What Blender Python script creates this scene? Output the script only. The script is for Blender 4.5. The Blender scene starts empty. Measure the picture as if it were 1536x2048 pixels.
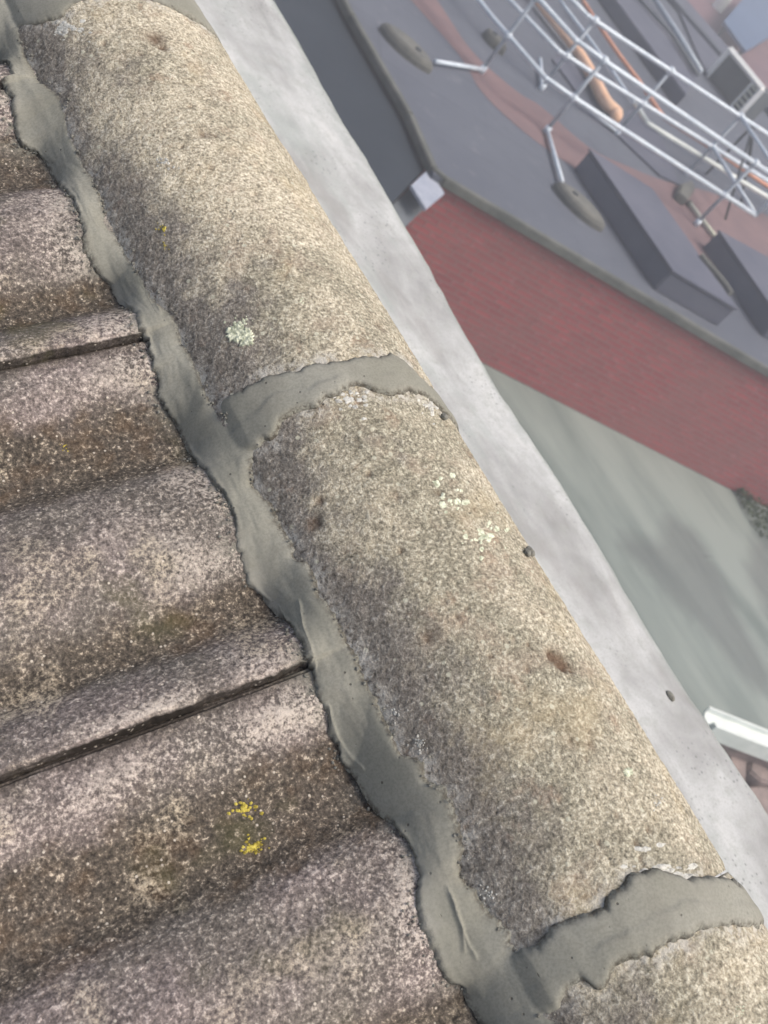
import bpy, bmesh, math, random
import numpy as np
from mathutils import Vector, Matrix, noise
random.seed(7)
rad = math.radians
scene = bpy.context.scene
COL = scene.collection

# ------------------------------------------------------------------ camera
RW = np.array([[0.69172168, -0.45526259, 0.56058638],
               [-0.04947879, -0.80431202, -0.59214358],
               [0.72046719, 0.38186142, -0.5788859]])      # rows: right, down, forward
CP = np.array([-0.67570859, -0.46543524, 0.58809041])
FPX = 2274.493
cam_d = bpy.data.cameras.new("camera")
cam = bpy.data.objects.new("camera", cam_d)
COL.objects.link(cam)
m3 = Matrix(((RW[0][0], -RW[1][0], -RW[2][0]), (RW[0][1], -RW[1][1], -RW[2][1]), (RW[0][2], -RW[1][2], -RW[2][2])))
cam.matrix_world = Matrix.Translation(Vector(CP)) @ m3.to_4x4()
cam_d.sensor_fit = 'VERTICAL'
cam_d.sensor_height = 36.0
cam_d.lens = 36.0 * FPX / 2048.0
cam_d.clip_start = 0.02
cam_d.clip_end = 2000
cam_d.dof.use_dof = True
cam_d.dof.focus_distance = 0.92
cam_d.dof.aperture_fstop = 13.0
scene.camera = cam

# ------------------------------------------------------------------ light
SUN = Vector((0.22, -0.42, 0.90)).normalized()
scene.world = bpy.data.worlds.new("World")
scene.world.use_nodes = True
wn = scene.world.node_tree
wn.nodes.clear()
wo = wn.nodes.new('ShaderNodeOutputWorld')
wb = wn.nodes.new('ShaderNodeBackground')
ws = wn.nodes.new('ShaderNodeTexSky')
ws.sky_type = 'NISHITA'
ws.sun_disc = False
ws.sun_elevation = math.asin(SUN.z)
ws.sun_rotation = math.atan2(SUN.x, SUN.y)
ws.air_density = 1.0
ws.dust_density = 7.0
ws.ozone_density = 0.6
wb.inputs['Strength'].default_value = 0.15
wn.links.new(ws.outputs[0], wb.inputs[0])
wn.links.new(wb.outputs[0], wo.inputs[0])
sd = bpy.data.lights.new("sun", 'SUN')
sd.energy = 1.45
sd.angle = rad(24)
sd.color = (1.0, 0.95, 0.88)
so = bpy.data.objects.new("sun", sd)
COL.objects.link(so)
so.rotation_euler = SUN.to_track_quat('Z', 'Y').to_euler()
scene.view_settings.view_transform = 'Standard'
scene.view_settings.look = 'None'
scene.view_settings.gamma = 1.0
scene.view_settings.use_curve_mapping = False
scene.view_settings.exposure = 0.24

# ------------------------------------------------------------------ helpers
def ray(px):
    v = RW.T @ np.array([(px[0] - 768) / FPX, (px[1] - 1024) / FPX, 1.0])
    return v / np.linalg.norm(v)
def at(px, py, z):
    v = ray((px, py)); p = CP + v * ((z - CP[2]) / v[2])
    return Vector(p)
def mesh_obj(name, verts, faces, mat, parent=None, smooth=False, attrs=None):
    me = bpy.data.meshes.new(name)
    me.from_pydata([tuple(v) for v in verts], [], faces)
    me.update()
    if smooth:
        me.polygons.foreach_set('use_smooth', [True] * len(me.polygons))
    for k, vals in (attrs or {}).items():
        a = me.attributes.new(k, 'FLOAT', 'POINT')
        a.data.foreach_set('value', np.asarray(vals, dtype=np.float32))
    me.materials.append(mat)
    o = bpy.data.objects.new(name, me)
    COL.objects.link(o)
    if parent is not None: o.parent = parent
    return o
def bm_obj(name, bm, mat, parent=None, smooth=False):
    bmesh.ops.recalc_face_normals(bm, faces=bm.faces)
    me = bpy.data.meshes.new(name)
    bm.to_mesh(me); bm.free()
    if smooth: me.polygons.foreach_set('use_smooth', [True] * len(me.polygons))
    me.materials.append(mat)
    o = bpy.data.objects.new(name, me)
    COL.objects.link(o)
    if parent is not None: o.parent = parent
    return o
def tag(o, label=None, cat=None, group=None, kind=None):
    if label: o['label'] = label
    if cat: o['category'] = cat
    if group: o['group'] = group
    if kind: o['kind'] = kind
    return o
def thing(name, label, cat, loc=(0, 0, 0), group=None):
    # parts are modelled in world coordinates; the inverse keeps them in place under the Empty
    o = bpy.data.objects.new(name, None)
    COL.objects.link(o); o.location = loc; o.empty_display_size = 0.1
    return tag(o, label, cat, group)
def under(o, t):
    o.parent = t
    o.matrix_parent_inverse = Matrix.Translation(t.location).inverted()
    return o
def prism(bm, poly, z0, z1, bevel=0.0):
    b = [bm.verts.new((p[0], p[1], z0)) for p in poly]
    t = [bm.verts.new((p[0], p[1], z1)) for p in poly]
    n = len(poly); fs = []
    fs.append(bm.faces.new(t)); fs.append(bm.faces.new(b[::-1]))
    for i in range(n):
        fs.append(bm.faces.new((b[i], b[(i + 1) % n], t[(i + 1) % n], t[i])))
    if bevel:
        es = list({e for f in fs for e in f.edges})
        bmesh.ops.bevel(bm, geom=es, offset=bevel, segments=2, affect='EDGES')
def box_between(bm, a, b, w, z0, z1, bevel=0.0):
    a = Vector((a[0], a[1])); b = Vector((b[0], b[1]))
    d = (b - a).normalized(); n = Vector((-d.y, d.x)) * w / 2
    prism(bm, [a + n, a - n, b - n, b + n], z0, z1, bevel)
def tube(bm, pts, r, seg=10, rr=None):
    pts = [Vector(p) for p in pts]
    rings = []
    up = Vector((0, 0, 1))
    for i, p in enumerate(pts):
        if i == 0: d = pts[1] - p
        elif i == len(pts) - 1: d = p - pts[i - 1]
        else: d = (pts[i + 1] - p).normalized() + (p - pts[i - 1]).normalized()
        d.normalize()
        u = d.cross(up)
        if u.length < 1e-3: u = d.cross(Vector((1, 0, 0)))
        u.normalize(); v = d.cross(u).normalized()
        q = rr[i] if rr else r
        rings.append([bm.verts.new(p + u * q * math.cos(2 * math.pi * k / seg) + v * q * math.sin(2 * math.pi * k / seg)) for k in range(seg)])
    for a, b in zip(rings, rings[1:]):
        for k in range(seg):
            bm.faces.new((a[k], a[(k + 1) % seg], b[(k + 1) % seg], b[k]))
    bm.faces.new(rings[0][::-1]); bm.faces.new(rings[-1])
def smooth_path(pts, n=6):
    pts = [Vector(p) for p in pts]
    out = []
    P = [2 * pts[0] - pts[1]] + pts + [2 * pts[-1] - pts[-2]]
    for i in range(1, len(P) - 2):
        for k in range(n):
            t = k / n
            a, b, c, d = P[i - 1], P[i], P[i + 1], P[i + 2]
            out.append(0.5 * ((2 * b) + (c - a) * t + (2 * a - 5 * b + 4 * c - d) * t * t + (3 * b - a - 3 * c + d) * t ** 3))
    out.append(pts[-1])
    return out
def fbm(x, y, z, o=3):
    return noise.fractal(Vector((x, y, z)), 1.0, 2.0, o)
def nz(x, y, z=0.0):
    return noise.noise(Vector((x, y, z)))

# ------------------------------------------------------------------ materials
class NT:
    def __init__(s, name):
        s.m = bpy.data.materials.new(name); s.m.use_nodes = True
        s.t = s.m.node_tree; s.t.nodes.clear()
        s.out = s.t.nodes.new('ShaderNodeOutputMaterial')
        s.b = s.t.nodes.new('ShaderNodeBsdfPrincipled')
        s.t.links.new(s.b.outputs[0], s.out.inputs[0])
        s.tc = s.t.nodes.new('ShaderNodeTexCoord')
        s.co = s.tc.outputs['Object']
    def n(s, k, **kw):
        q = s.t.nodes.new(k)
        for a, v in kw.items(): setattr(q, a, v)
        return q
    def put(s, sock, v):
        if hasattr(v, 'is_linked') or isinstance(v, bpy.types.NodeSocket): s.t.links.new(v, sock)
        elif isinstance(v, (tuple, list)) and len(v) == 3 and len(sock.default_value) == 4: sock.default_value = (*v, 1)
        else: sock.default_value = v
    def mapping(s, scale, rot=(0, 0, 0), loc=(0, 0, 0), vec=None):
        q = s.n('ShaderNodeMapping')
        s.put(q.inputs[0], vec or s.co)
        q.inputs['Scale'].default_value = scale; q.inputs['Rotation'].default_value = rot; q.inputs['Location'].default_value = loc
        return q.outputs[0]
    def noise(s, scale, detail=3, rough=0.6, vec=None, dist=0.0):
        q = s.n('ShaderNodeTexNoise'); s.put(q.inputs['Vector'], vec or s.co)
        q.inputs['Scale'].default_value = scale; q.inputs['Detail'].default_value = detail
        q.inputs['Roughness'].default_value = rough; q.inputs['Distortion'].default_value = dist
        return q.outputs[0]
    def voro(s, scale, feature='F1', out='Distance', vec=None, rnd=1.0):
        q = s.n('ShaderNodeTexVoronoi', feature=feature); s.put(q.inputs['Vector'], vec or s.co)
        q.inputs['Scale'].default_value = scale; q.inputs['Randomness'].default_value = rnd
        return q.outputs[out]
    def rng(s, v, a, b, c=0.0, d=1.0):
        q = s.n('ShaderNodeMapRange', clamp=True); s.put(q.inputs[0], v)
        for i, x in zip((1, 2, 3, 4), (a, b, c, d)): q.inputs[i].default_value = x
        return q.outputs[0]
    def math(s, op, a, b=0.0):
        q = s.n('ShaderNodeMath', operation=op); s.put(q.inputs[0], a); s.put(q.inputs[1], b)
        return q.outputs[0]
    def mix(s, f, a, b, blend='MIX'):
        q = s.n('ShaderNodeMix', data_type='RGBA', blend_type=blend)
        s.put(q.inputs[0], f); s.put(q.inputs[6], a); s.put(q.inputs[7], b)
        return q.outputs[2]
    def ramp(s, v, stops):
        q = s.n('ShaderNodeValToRGB'); s.put(q.inputs[0], v)
        e = q.color_ramp.elements
        while len(e) < len(stops): e.new(0.5)
        for i, (p, c) in enumerate(stops):
            e[i].position = p; e[i].color = (*c, 1)
        return q.outputs[0]
    def attr(s, name):
        q = s.n('ShaderNodeAttribute'); q.attribute_name = name
        return q.outputs['Fac']
    def xyz(s, i):
        q = s.n('ShaderNodeSeparateXYZ'); s.put(q.inputs[0], s.co); return q.outputs[i]
    def bump(s, h, dist, strength=1.0, normal=None):
        q = s.n('ShaderNodeBump'); s.put(q.inputs['Height'], h)
        q.inputs['Distance'].default_value = dist; q.inputs['Strength'].default_value = strength
        if normal: s.put(q.inputs['Normal'], normal)
        return q.outputs[0]
    def done(s, col, rough=0.9, normal=None, spec=0.25, metal=0.0):
        s.put(s.b.inputs['Base Color'], col); s.put(s.b.inputs['Roughness'], rough)
        s.b.inputs['Specular IOR Level'].default_value = spec; s.b.inputs['Metallic'].default_value = metal
        if normal: s.put(s.b.inputs['Normal'], normal)
        return s.m
def C(r, g, b):
    f = lambda v: ((v / 255 + 0.055) / 1.055) ** 2.4 if v > 10 else v / 255 / 12.92
    return (f(r), f(g), f(b))

def mat_ridge():
    s = NT('weathered_ridge')
    big = s.noise(9, 4, 0.6)
    mid = s.noise(34, 4, 0.65)
    fine = s.noise(380, 3, 0.75)
    fine2 = s.noise(150, 3, 0.75)
    spk = s.math('ADD', s.math('MULTIPLY', fine, 0.7), s.math('MULTIPLY', fine2, 0.3))
    pale = s.ramp(spk, [(0.34, C(106, 101, 87)), (0.44, C(154, 147, 130)), (0.52, C(188, 180, 159)), (0.64, C(230, 224, 206))])
    olive = s.ramp(spk, [(0.34, C(88, 84, 73)), (0.44, C(126, 122, 107)), (0.53, C(158, 153, 135)), (0.65, C(212, 208, 188))])
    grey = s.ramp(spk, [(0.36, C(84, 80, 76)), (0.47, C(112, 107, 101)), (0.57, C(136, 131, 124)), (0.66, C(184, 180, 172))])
    c1 = s.mix(s.rng(s.math('ADD', s.math('ADD', big, s.math('MULTIPLY', mid, 0.35)), s.rng(s.xyz(1), -0.05, 0.12, -0.04, 0.06)), 0.58, 0.80), olive, pale)
    c1 = s.mix(s.rng(s.noise(16, 3, 0.6, vec=s.mapping((1, 1, 1), loc=(3, 1, 2))), 0.55, 0.68, 0, 0.4), c1, s.mix(0.5, c1, C(190, 170, 130), 'MIX'))
    # pinkish grey bare concrete patches
    c1 = s.mix(s.rng(s.noise(22, 3, 0.6, vec=s.mapping((1, 1, 1), loc=(7, 5, 2))), 0.56, 0.68, 0, 0.45), c1, s.mix(0.5, c1, C(168, 146, 130)))
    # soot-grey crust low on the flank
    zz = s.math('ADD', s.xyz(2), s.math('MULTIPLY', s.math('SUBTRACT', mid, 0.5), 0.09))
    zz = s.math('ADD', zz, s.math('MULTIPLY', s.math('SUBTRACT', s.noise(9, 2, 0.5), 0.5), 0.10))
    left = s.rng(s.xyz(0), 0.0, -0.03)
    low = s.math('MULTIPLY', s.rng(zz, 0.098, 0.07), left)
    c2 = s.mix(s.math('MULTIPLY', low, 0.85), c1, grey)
    rb = s.rng(s.noise(28, 4, 0.7, vec=s.mapping((1, 1, 1), loc=(11, 3, 8))), 0.60, 0.70)
    c2 = s.mix(s.math('MULTIPLY', rb, 0.4), c2, s.mix(fine, C(96, 70, 54), C(168, 138, 114)))
    dk = s.rng(s.noise(60, 4, 0.7, vec=s.mapping((1, 1, 1), loc=(2, 13, 8))), 0.60, 0.72)
    c2 = s.mix(s.math('MULTIPLY', dk, 0.4), c2, C(92, 86, 76))
    # dark pores
    pores = s.rng(s.voro(150), 0.0, 0.24, 1, 0)
    pm = s.math('MULTIPLY', pores, s.rng(s.noise(40, 2), 0.5, 0.6))
    c2 = s.mix(s.math('MULTIPLY', pm, 0.75), c2, C(62, 56, 48))
    # small crusty white lichen flecks
    vf = s.voro(115, vec=s.mapping((1, 1, 1), loc=(0.3, 0.1, 0.7)))
    fl = s.math('MULTIPLY', s.rng(vf, 0.16, 0.26, 1, 0), s.rng(s.voro(115, out='Color', vec=s.mapping((1, 1, 1), loc=(0.3, 0.1, 0.7))), 0.72, 0.76))
    c2 = s.mix(s.math('MULTIPLY', fl, 0.8), c2, s.mix(fine, C(150, 150, 132), C(226, 224, 204)))
    # pale rim of cement dust
    c2 = s.mix(s.math('MULTIPLY', s.attr('dust'), s.rng(fine2, 0.40, 0.58)), c2, C(186, 184, 176))
    c2 = s.mix(s.math('MULTIPLY', s.attr('pit'), 0.85), c2, s.mix(fine, C(62, 48, 38), C(118, 94, 76)))
    h = s.math('ADD', s.math('MULTIPLY', spk, 1.0), s.math('MULTIPLY', mid, 0.8))
    h = s.math('SUBTRACT', h, s.math('MULTIPLY', pm, 0.4))
    nb = s.bump(h, 0.0026, 0.8)
    return s.done(c2, 0.95, nb, 0.15)

def mat_tile():
    s = NT('aged_concrete_tile')
    fine = s.noise(330, 3, 0.75)
    fine2 = s.noise(140, 3, 0.75)
    spk = s.math('ADD', s.math('MULTIPLY', fine, 0.7), s.math('MULTIPLY', fine2, 0.3))
    mid = s.noise(26, 4, 0.65, vec=s.mapping((0.5, 1, 1)))
    big = s.noise(8, 3, 0.6)
    pink = s.ramp(spk, [(0.34, C(80, 74, 72)), (0.45, C(108, 100, 97)), (0.54, C(138, 128, 124)), (0.65, C(208, 196, 188))])
    grey = s.ramp(spk, [(0.34, C(72, 68, 64)), (0.45, C(96, 91, 86)), (0.54, C(118, 112, 105)), (0.65, C(192, 184, 172))])
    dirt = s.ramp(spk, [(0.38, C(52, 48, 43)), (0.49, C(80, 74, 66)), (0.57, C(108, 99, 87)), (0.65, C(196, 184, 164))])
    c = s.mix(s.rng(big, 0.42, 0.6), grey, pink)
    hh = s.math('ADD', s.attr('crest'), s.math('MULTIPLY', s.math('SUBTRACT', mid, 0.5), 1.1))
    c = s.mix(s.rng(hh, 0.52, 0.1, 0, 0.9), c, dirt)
    br = s.math('MULTIPLY', s.rng(s.noise(30, 3), 0.5, 0.64), s.rng(hh, 0.6, 0.2))
    c = s.mix(s.math('MULTIPLY', br, 0.28), c, s.mix(fine, C(56, 40, 28), C(126, 98, 66)))
    # rubbed pale patches near the ridge
    wm = s.math('MULTIPLY', s.attr('wear'), s.rng(s.math('ADD', spk, s.math('MULTIPLY', s.math('SUBTRACT', mid, 0.5), 0.5)), 0.44, 0.58))
    c = s.mix(wm, c, C(212, 202, 190))
    pale = s.rng(s.noise(14, 4, 0.6, vec=s.mapping((1, 1, 1), loc=(4, 2, 9))), 0.56, 0.7)
    c = s.mix(s.math('MULTIPLY', s.math('MULTIPLY', pale, 0.6), s.rng(spk, 0.45, 0.56)), c, C(196, 184, 160))
    gr = s.rng(s.noise(11, 3, 0.6, vec=s.mapping((1, 1, 1), loc=(9, 2, 4))), 0.60, 0.7)
    c = s.mix(s.math('MULTIPLY', gr, 0.35), c, C(84, 84, 48))
    c = s.mix(s.math('MULTIPLY', s.attr('gap'), s.rng(mid, 0.3, 0.6, 0.5, 1)), c, s.mix(s.rng(gr, 0, 1), C(52, 47, 42), C(66, 68, 40)))
    c = s.mix(s.math('MULTIPLY', s.attr('film'), s.rng(s.math('ADD', mid, s.math('MULTIPLY', s.math('SUBTRACT', fine2, 0.5), 0.8)), 0.44, 0.56)), c, s.mix(fine, C(98, 97, 90), C(136, 134, 124)))
    vf = s.voro(260)
    fl = s.math('MULTIPLY', s.rng(vf, 0.18, 0.3, 1, 0), s.rng(s.voro(260, out='Color'), 0.78, 0.82))
    c = s.mix(s.math('MULTIPLY', fl, 0.8), c, C(206, 198, 184))
    nb = s.bump(s.math('ADD', spk, s.math('MULTIPLY', mid, 0.9)), 0.0026, 0.9)
    return s.done(c, 0.95, nb, 0.15)

def mat_mortar():
    s = NT('fresh_mortar')
    a = s.noise(1.0, 3, 0.5, vec=s.mapping((38, 12, 38)), dist=0.6)
    b = s.noise(12, 3, 0.5)
    m = s.noise(45, 4, 0.65)
    f = s.noise(520, 3, 0.7)
    c = s.mix(s.rng(b, 0.38, 0.62), C(137, 137, 126), C(150, 150, 140))
    c = s.mix(s.rng(a, 0.5, 0.72, 0, 0.3), c, C(156, 154, 144))
    c = s.mix(s.rng(m, 0.5, 0.7, 0, 0.3), c, C(118, 116, 106))
    c = s.mix(s.rng(f, 0.42, 0.62, 0, 0.28), c, C(92, 91, 82))
    # dark grit, pin holes and short drag marks
    g = 0.0
    gs = []
    for sc, loc, th, r0 in ((120, (1, 2, 3), 0.80, 0.15), (210, (4, 2, 1), 0.82, 0.22)):
        mp = s.mapping((1, 1, 1), loc=loc)
        gs.append(s.math('MULTIPLY', s.rng(s.voro(sc, vec=mp), r0 * .5, r0, 1, 0), s.rng(s.voro(sc, out='Color', vec=mp), th, th + .02)))
    mp = s.mapping((300, 85, 300))
    gs.append(s.math('MULTIPLY', s.rng(s.voro(1.0, vec=mp), 0.08, 0.16, 1, 0), s.rng(s.voro(1.0, out='Color', vec=mp), 0.90, 0.92)))
    g = s.math('MAXIMUM', s.math('MAXIMUM', gs[0], gs[1]), gs[2])
    c = s.mix(s.math('MULTIPLY', g, 0.7), c, C(70, 67, 60))
    rim = s.attr('rim')
    c = s.mix(s.math('MULTIPLY', rim, s.rng(s.noise(240, 3, 0.7), 0.40, 0.56)), c, C(84, 80, 72))
    c = s.mix(s.math('MULTIPLY', s.attr('dry'), s.rng(m, 0.4, 0.6, 0.2, 0.7)), c, C(160, 159, 150))
    h = s.math('ADD', s.math('MULTIPLY', a, 0.22), s.math('MULTIPLY', m, 0.16))
    h = s.math('ADD', h, s.math('MULTIPLY', f, 0.05))
    h = s.math('SUBTRACT', h, s.math('MULTIPLY', g, 0.25))
    h = s.math('ADD', h, s.math('MULTIPLY', s.math('MULTIPLY', rim, f), 0.6))
    nb = s.bump(h, 0.0024, 0.8)
    return s.done(c, 0.9, nb, 0.12)

def mat_coping():
    s = NT('rendered_coping')
    a = s.noise(1.0, 5, 0.62, vec=s.mapping((7, 2.4, 7)), dist=0.4)
    b = s.noise(9, 4, 0.65)
    c = s.ramp(s.math('ADD', s.math('MULTIPLY', a, 0.7), s.math('MULTIPLY', b, 0.3)),
               [(0.30, C(126, 127, 126)), (0.42, C(156, 158, 158)), (0.53, C(178, 181, 181)), (0.68, C(196, 198, 197))])
    mo = s.noise(40, 4, 0.7)
    c = s.mix(s.rng(mo, 0.48, 0.68, 0, 0.5), c, C(150, 154, 150))
    gg = s.rng(s.noise(5, 4, 0.65, vec=s.mapping((1.6, 0.7, 1), loc=(3, 8, 1))), 0.52, 0.66)
    c = s.mix(s.math('MULTIPLY', gg, 0.55), c, s.mix(mo, C(120, 126, 124), C(166, 176, 172)))
    vi_ = s.rng(s.noise(4, 4, 0.65, vec=s.mapping((1.6, 0.7, 1), loc=(9, 1, 1))), 0.54, 0.68)
    c = s.mix(s.math('MULTIPLY', vi_, 0.5), c, C(132, 130, 128))
    sp = s.math('MULTIPLY', s.rng(s.voro(95), 0.10, 0.26, 1, 0), s.rng(s.noise(7, 3, 0.6), 0.50, 0.60))
    c = s.mix(s.math('MULTIPLY', sp, 0.7), c, C(96, 102, 98))
    c = s.mix(s.rng(s.noise(300, 2, 0.6), 0.5, 0.68, 0, 0.35), c, C(140, 142, 138))
    # algae at the drip edge
    c = s.mix(s.math('MULTIPLY', s.attr('edge'), s.rng(s.noise(30, 3, vec=s.mapping((1, 0.3, 1))), 0.3, 0.6, 0.5, 1)), c, C(118, 126, 120))
    nb = s.bump(s.math('ADD', a, s.math('MULTIPLY', b, 0.5)), 0.006, 0.5)
    return s.done(c, 0.85, nb, 0.2)

def mat_plain(name, c0, c1, scale=2.0, rough=0.85, spec=0.25, metal=0.0, stretch=(1, 1, 1), lo=0.35, hi=0.65, bump=0.0, speck=None):
    s = NT(name)
    a = s.noise(scale, 5, 0.62, vec=s.mapping(stretch))
    c = s.mix(s.rng(a, lo, hi), c0, c1)
    if speck:
        c = s.mix(s.rng(s.noise(scale * 14, 3, 0.7), 0.5, 0.66, 0, 0.6), c, speck)
    nb = s.bump(a, bump, 0.6) if bump else None
    return s.done(c, rough, nb, spec, metal)

def mat_brick():
    s = NT('red_painted_brick')
    # coordinates along the wall
    e = s.n('ShaderNodeSeparateXYZ'); s.put(e.inputs[0], s.co)
    along = s.math('ADD', s.math('MULTIPLY', e.outputs[0], 0.878), s.math('MULTIPLY', e.outputs[1], -0.479))
    cb = s.n('ShaderNodeCombineXYZ'); s.put(cb.inputs[0], along); s.put(cb.inputs[1], e.outputs[2])
    br = s.n('ShaderNodeTexBrick'); s.put(br.inputs['Vector'], cb.outputs[0])
    br.inputs['Scale'].default_value = 1.0
    br.inputs['Brick Width'].default_value = 0.225
    br.inputs['Row Height'].default_value = 0.075
    br.inputs['Mortar Size'].default_value = 0.011
    br.inputs['Mortar Smooth'].default_value = 0.4
    br.inputs['Bias'].default_value = 0.0
    br.inputs['Color1'].default_value = (*C(166, 88, 90), 1)
    br.inputs['Color2'].default_value = (*C(146, 80, 83), 1)
    br.inputs['Mortar'].default_value = (*C(134, 100, 98), 1)
    big = s.noise(1.1, 5, 0.6)
    c = s.mix(s.rng(big, 0.38, 0.62, 0, 0.55), br.outputs['Color'], C(138, 98, 96))
    c = s.mix(s.rng(s.noise(7, 4, 0.7, vec=s.mapping((1, 1, 3))), 0.58, 0.72, 0, 0.6), c, C(178, 122, 126))
    c = s.mix(s.rng(s.noise(12, 3, 0.7, vec=s.mapping((1, 1, 2.5), loc=(3, 3, 3))), 0.6, 0.72, 0, 0.6), c, C(84, 68, 70))
    nb = s.bump(s.math('ADD', br.outputs['Fac'], big), 0.006, 0.5)
    return s.done(c, 0.85, nb, 0.2)

M = {}
M['ridge'] = mat_ridge(); M['tile'] = mat_tile(); M['mortar'] = mat_mortar(); M['coping'] = mat_coping(); M['brick'] = mat_brick()
M['deck'] = mat_plain('roofing_felt', (0.05, 0.05, 0.05), (0.08, 0.08, 0.08))
M['render'] = mat_plain('grey_render', C(120, 122, 122), C(150, 152, 150), 1.5, bump=0.01)
def mat_felt():
    s = NT('grey_felt_roof')
    a = s.noise(0.9, 5, 0.62); mp = s.mapping((1, 1, 1), rot=(0, 0, rad(28.7)))
    br = s.n('ShaderNodeTexBrick'); s.put(br.inputs['Vector'], mp)
    br.inputs['Scale'].default_value = 1.0; br.inputs['Brick Width'].default_value = 7.0; br.inputs['Row Height'].default_value = 0.95
    br.inputs['Mortar Size'].default_value = 0.02; br.inputs['Mortar Smooth'].default_value = 0.8
    br.inputs['Color1'].default_value = (*C(84, 89, 100), 1); br.inputs['Color2'].default_value = (*C(90, 95, 106), 1); br.inputs['Mortar'].default_value = (*C(76, 79, 90), 1)
    c = s.mix(s.rng(a, 0.35, 0.65, 0, 0.5), br.outputs['Color'], C(98, 103, 113))
    c = s.mix(s.rng(s.noise(5, 4, 0.7), 0.52, 0.7, 0, 0.5), c, C(82, 86, 96))
    c = s.mix(s.rng(s.noise(3, 4, 0.7, vec=s.mapping((1, 1, 1), loc=(5, 5, 5))), 0.6, 0.75, 0, 0.5), c, C(126, 128, 134))
    return s.done(c, 0.75)
M['felt'] = mat_felt()
M['kerb'] = mat_plain('mossy_kerb', C(84, 87, 84), C(106, 108, 104), 3.0)
M['pinkstrip'] = mat_plain('pink_grey_paving', C(112, 94, 97), C(126, 104, 105), 1.6, stretch=(1, 1, 1), speck=C(110, 98, 102))
M['yard'] = mat_plain('wet_concrete_yard', C(106, 117, 113), C(134, 143, 138), 0.55, 0.6, stretch=(1.6, 0.35, 1), lo=0.4, hi=0.6)
M['puddle'] = mat_plain('damp_stain', C(98, 99, 105), C(110, 114, 114), 0.8, 0.5)
_t = M['puddle'].node_tree
_o = [q for q in _t.nodes if q.type == 'OUTPUT_MATERIAL'][0]; _b = [q for q in _t.nodes if q.type == 'BSDF_PRINCIPLED'][0]
_tr = _t.nodes.new('ShaderNodeBsdfTransparent'); _mx = _t.nodes.new('ShaderNodeMixShader'); _at = _t.nodes.new('ShaderNodeAttribute'); _at.attribute_name = 'wet'
_t.links.new(_at.outputs['Fac'], _mx.inputs[0]); _t.links.new(_tr.outputs[0], _mx.inputs[1]); _t.links.new(_b.outputs[0], _mx.inputs[2]); _t.links.new(_mx.outputs[0], _o.inputs[0])
M['dark'] = mat_plain('dark_slate_sheet', C(42, 49, 57), C(50, 57, 65), 0.7, 0.6)
M['mid'] = mat_plain('dull_lead', C(92, 99, 105), C(104, 110, 116), 3)
M['bright'] = mat_plain('new_lead', C(140, 148, 164), C(162, 168, 180), 6)
M['galv'] = mat_plain('galvanised_steel', C(190, 202, 214), C(214, 224, 232), 8, 0.45, 0.5, 0.1)
M['galv_dull'] = mat_plain('dull_galvanised_steel', C(156, 166, 176), C(180, 190, 200), 8, 0.5, 0.4, 0.1)
M['rubber'] = mat_plain('grey_rubber', C(92, 94, 92), C(112, 112, 106), 6, 0.8)
M['ducttop'] = mat_plain('dark_grey_cladding', C(84, 88, 102), C(96, 99, 112), 1.2, 0.75)
M['hose'] = mat_plain('orange_hose', C(232, 186, 152), C(244, 206, 176), 5, 0.5)
M['rope'] = mat_plain('orange_pipe', C(196, 136, 110), C(226, 168, 140), 6, 0.5)
M['white'] = mat_plain('white_plastic', C(206, 214, 210), C(226, 232, 228), 4, 0.45, 0.4)
M['cream'] = mat_plain('cream_plastic', C(190, 192, 176), C(206, 206, 190), 4, 0.5)
M['frame'] = mat_plain('bright_white_frame', C(238, 240, 236), C(246, 246, 242), 4, 0.5)
M['black'] = mat_plain('black_metal', C(44, 50, 56), C(56, 62, 68), 5, 0.5)
M['redyard'] = mat_plain('red_brown_paving', C(112, 88, 96), C(126, 98, 104), 0.5)
M['blue'] = mat_plain('blue_grey_sheet', C(86, 104, 132), C(96, 114, 142), 0.4, 0.5)
M['brown'] = mat_plain('brown_stone', C(110, 102, 100), C(150, 136, 132), 4, bump=0.05, speck=C(96, 90, 88))
M['moss'] = mat_plain('moss_green', C(58, 76, 48), C(92, 104, 74), 6)
M['ground'] = mat_plain('ground_soil', C(88, 90, 86), C(104, 104, 98), 0.3)
M['grille'] = mat_plain('grey_louvre', C(84, 90, 96), C(96, 102, 106), 3)
M['lich_pale'] = mat_plain('pale_green_lichen', C(160, 166, 142), C(222, 226, 202), 260, lo=0.4, hi=0.58, bump=0.002)
M['lich_yel'] = mat_plain('yellow_lichen', C(140, 126, 48), C(204, 190, 92), 260, lo=0.4, hi=0.6, bump=0.002)
M['lich_wht'] = mat_plain('white_lichen', C(150, 150, 144), C(206, 206, 198), 260, lo=0.38, hi=0.58, bump=0.002)
M['crumb'] = mat_plain('mortar_crumb', C(92, 92, 86), C(134, 134, 126), 200)

# ------------------------------------------------------------------ ridge geometry
RR = 0.125
def ridge_hit(px):
    v = ray(px); a = v[0] ** 2 + v[2] ** 2; b = CP[0] * v[0] + CP[2] * v[2]; c = CP[0] ** 2 + CP[2] ** 2 - RR ** 2
    disc = b * b - a * c
    t = (-b - math.sqrt(disc)) / a if disc > 0 else -b / a
    p = CP + t * v
    return math.atan2(p[2], p[0]), p[1]
def ridge_pt(th, y, off=0.0):
    return Vector(((RR + off) * math.cos(th), y, (RR + off) * math.sin(th)))

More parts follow.
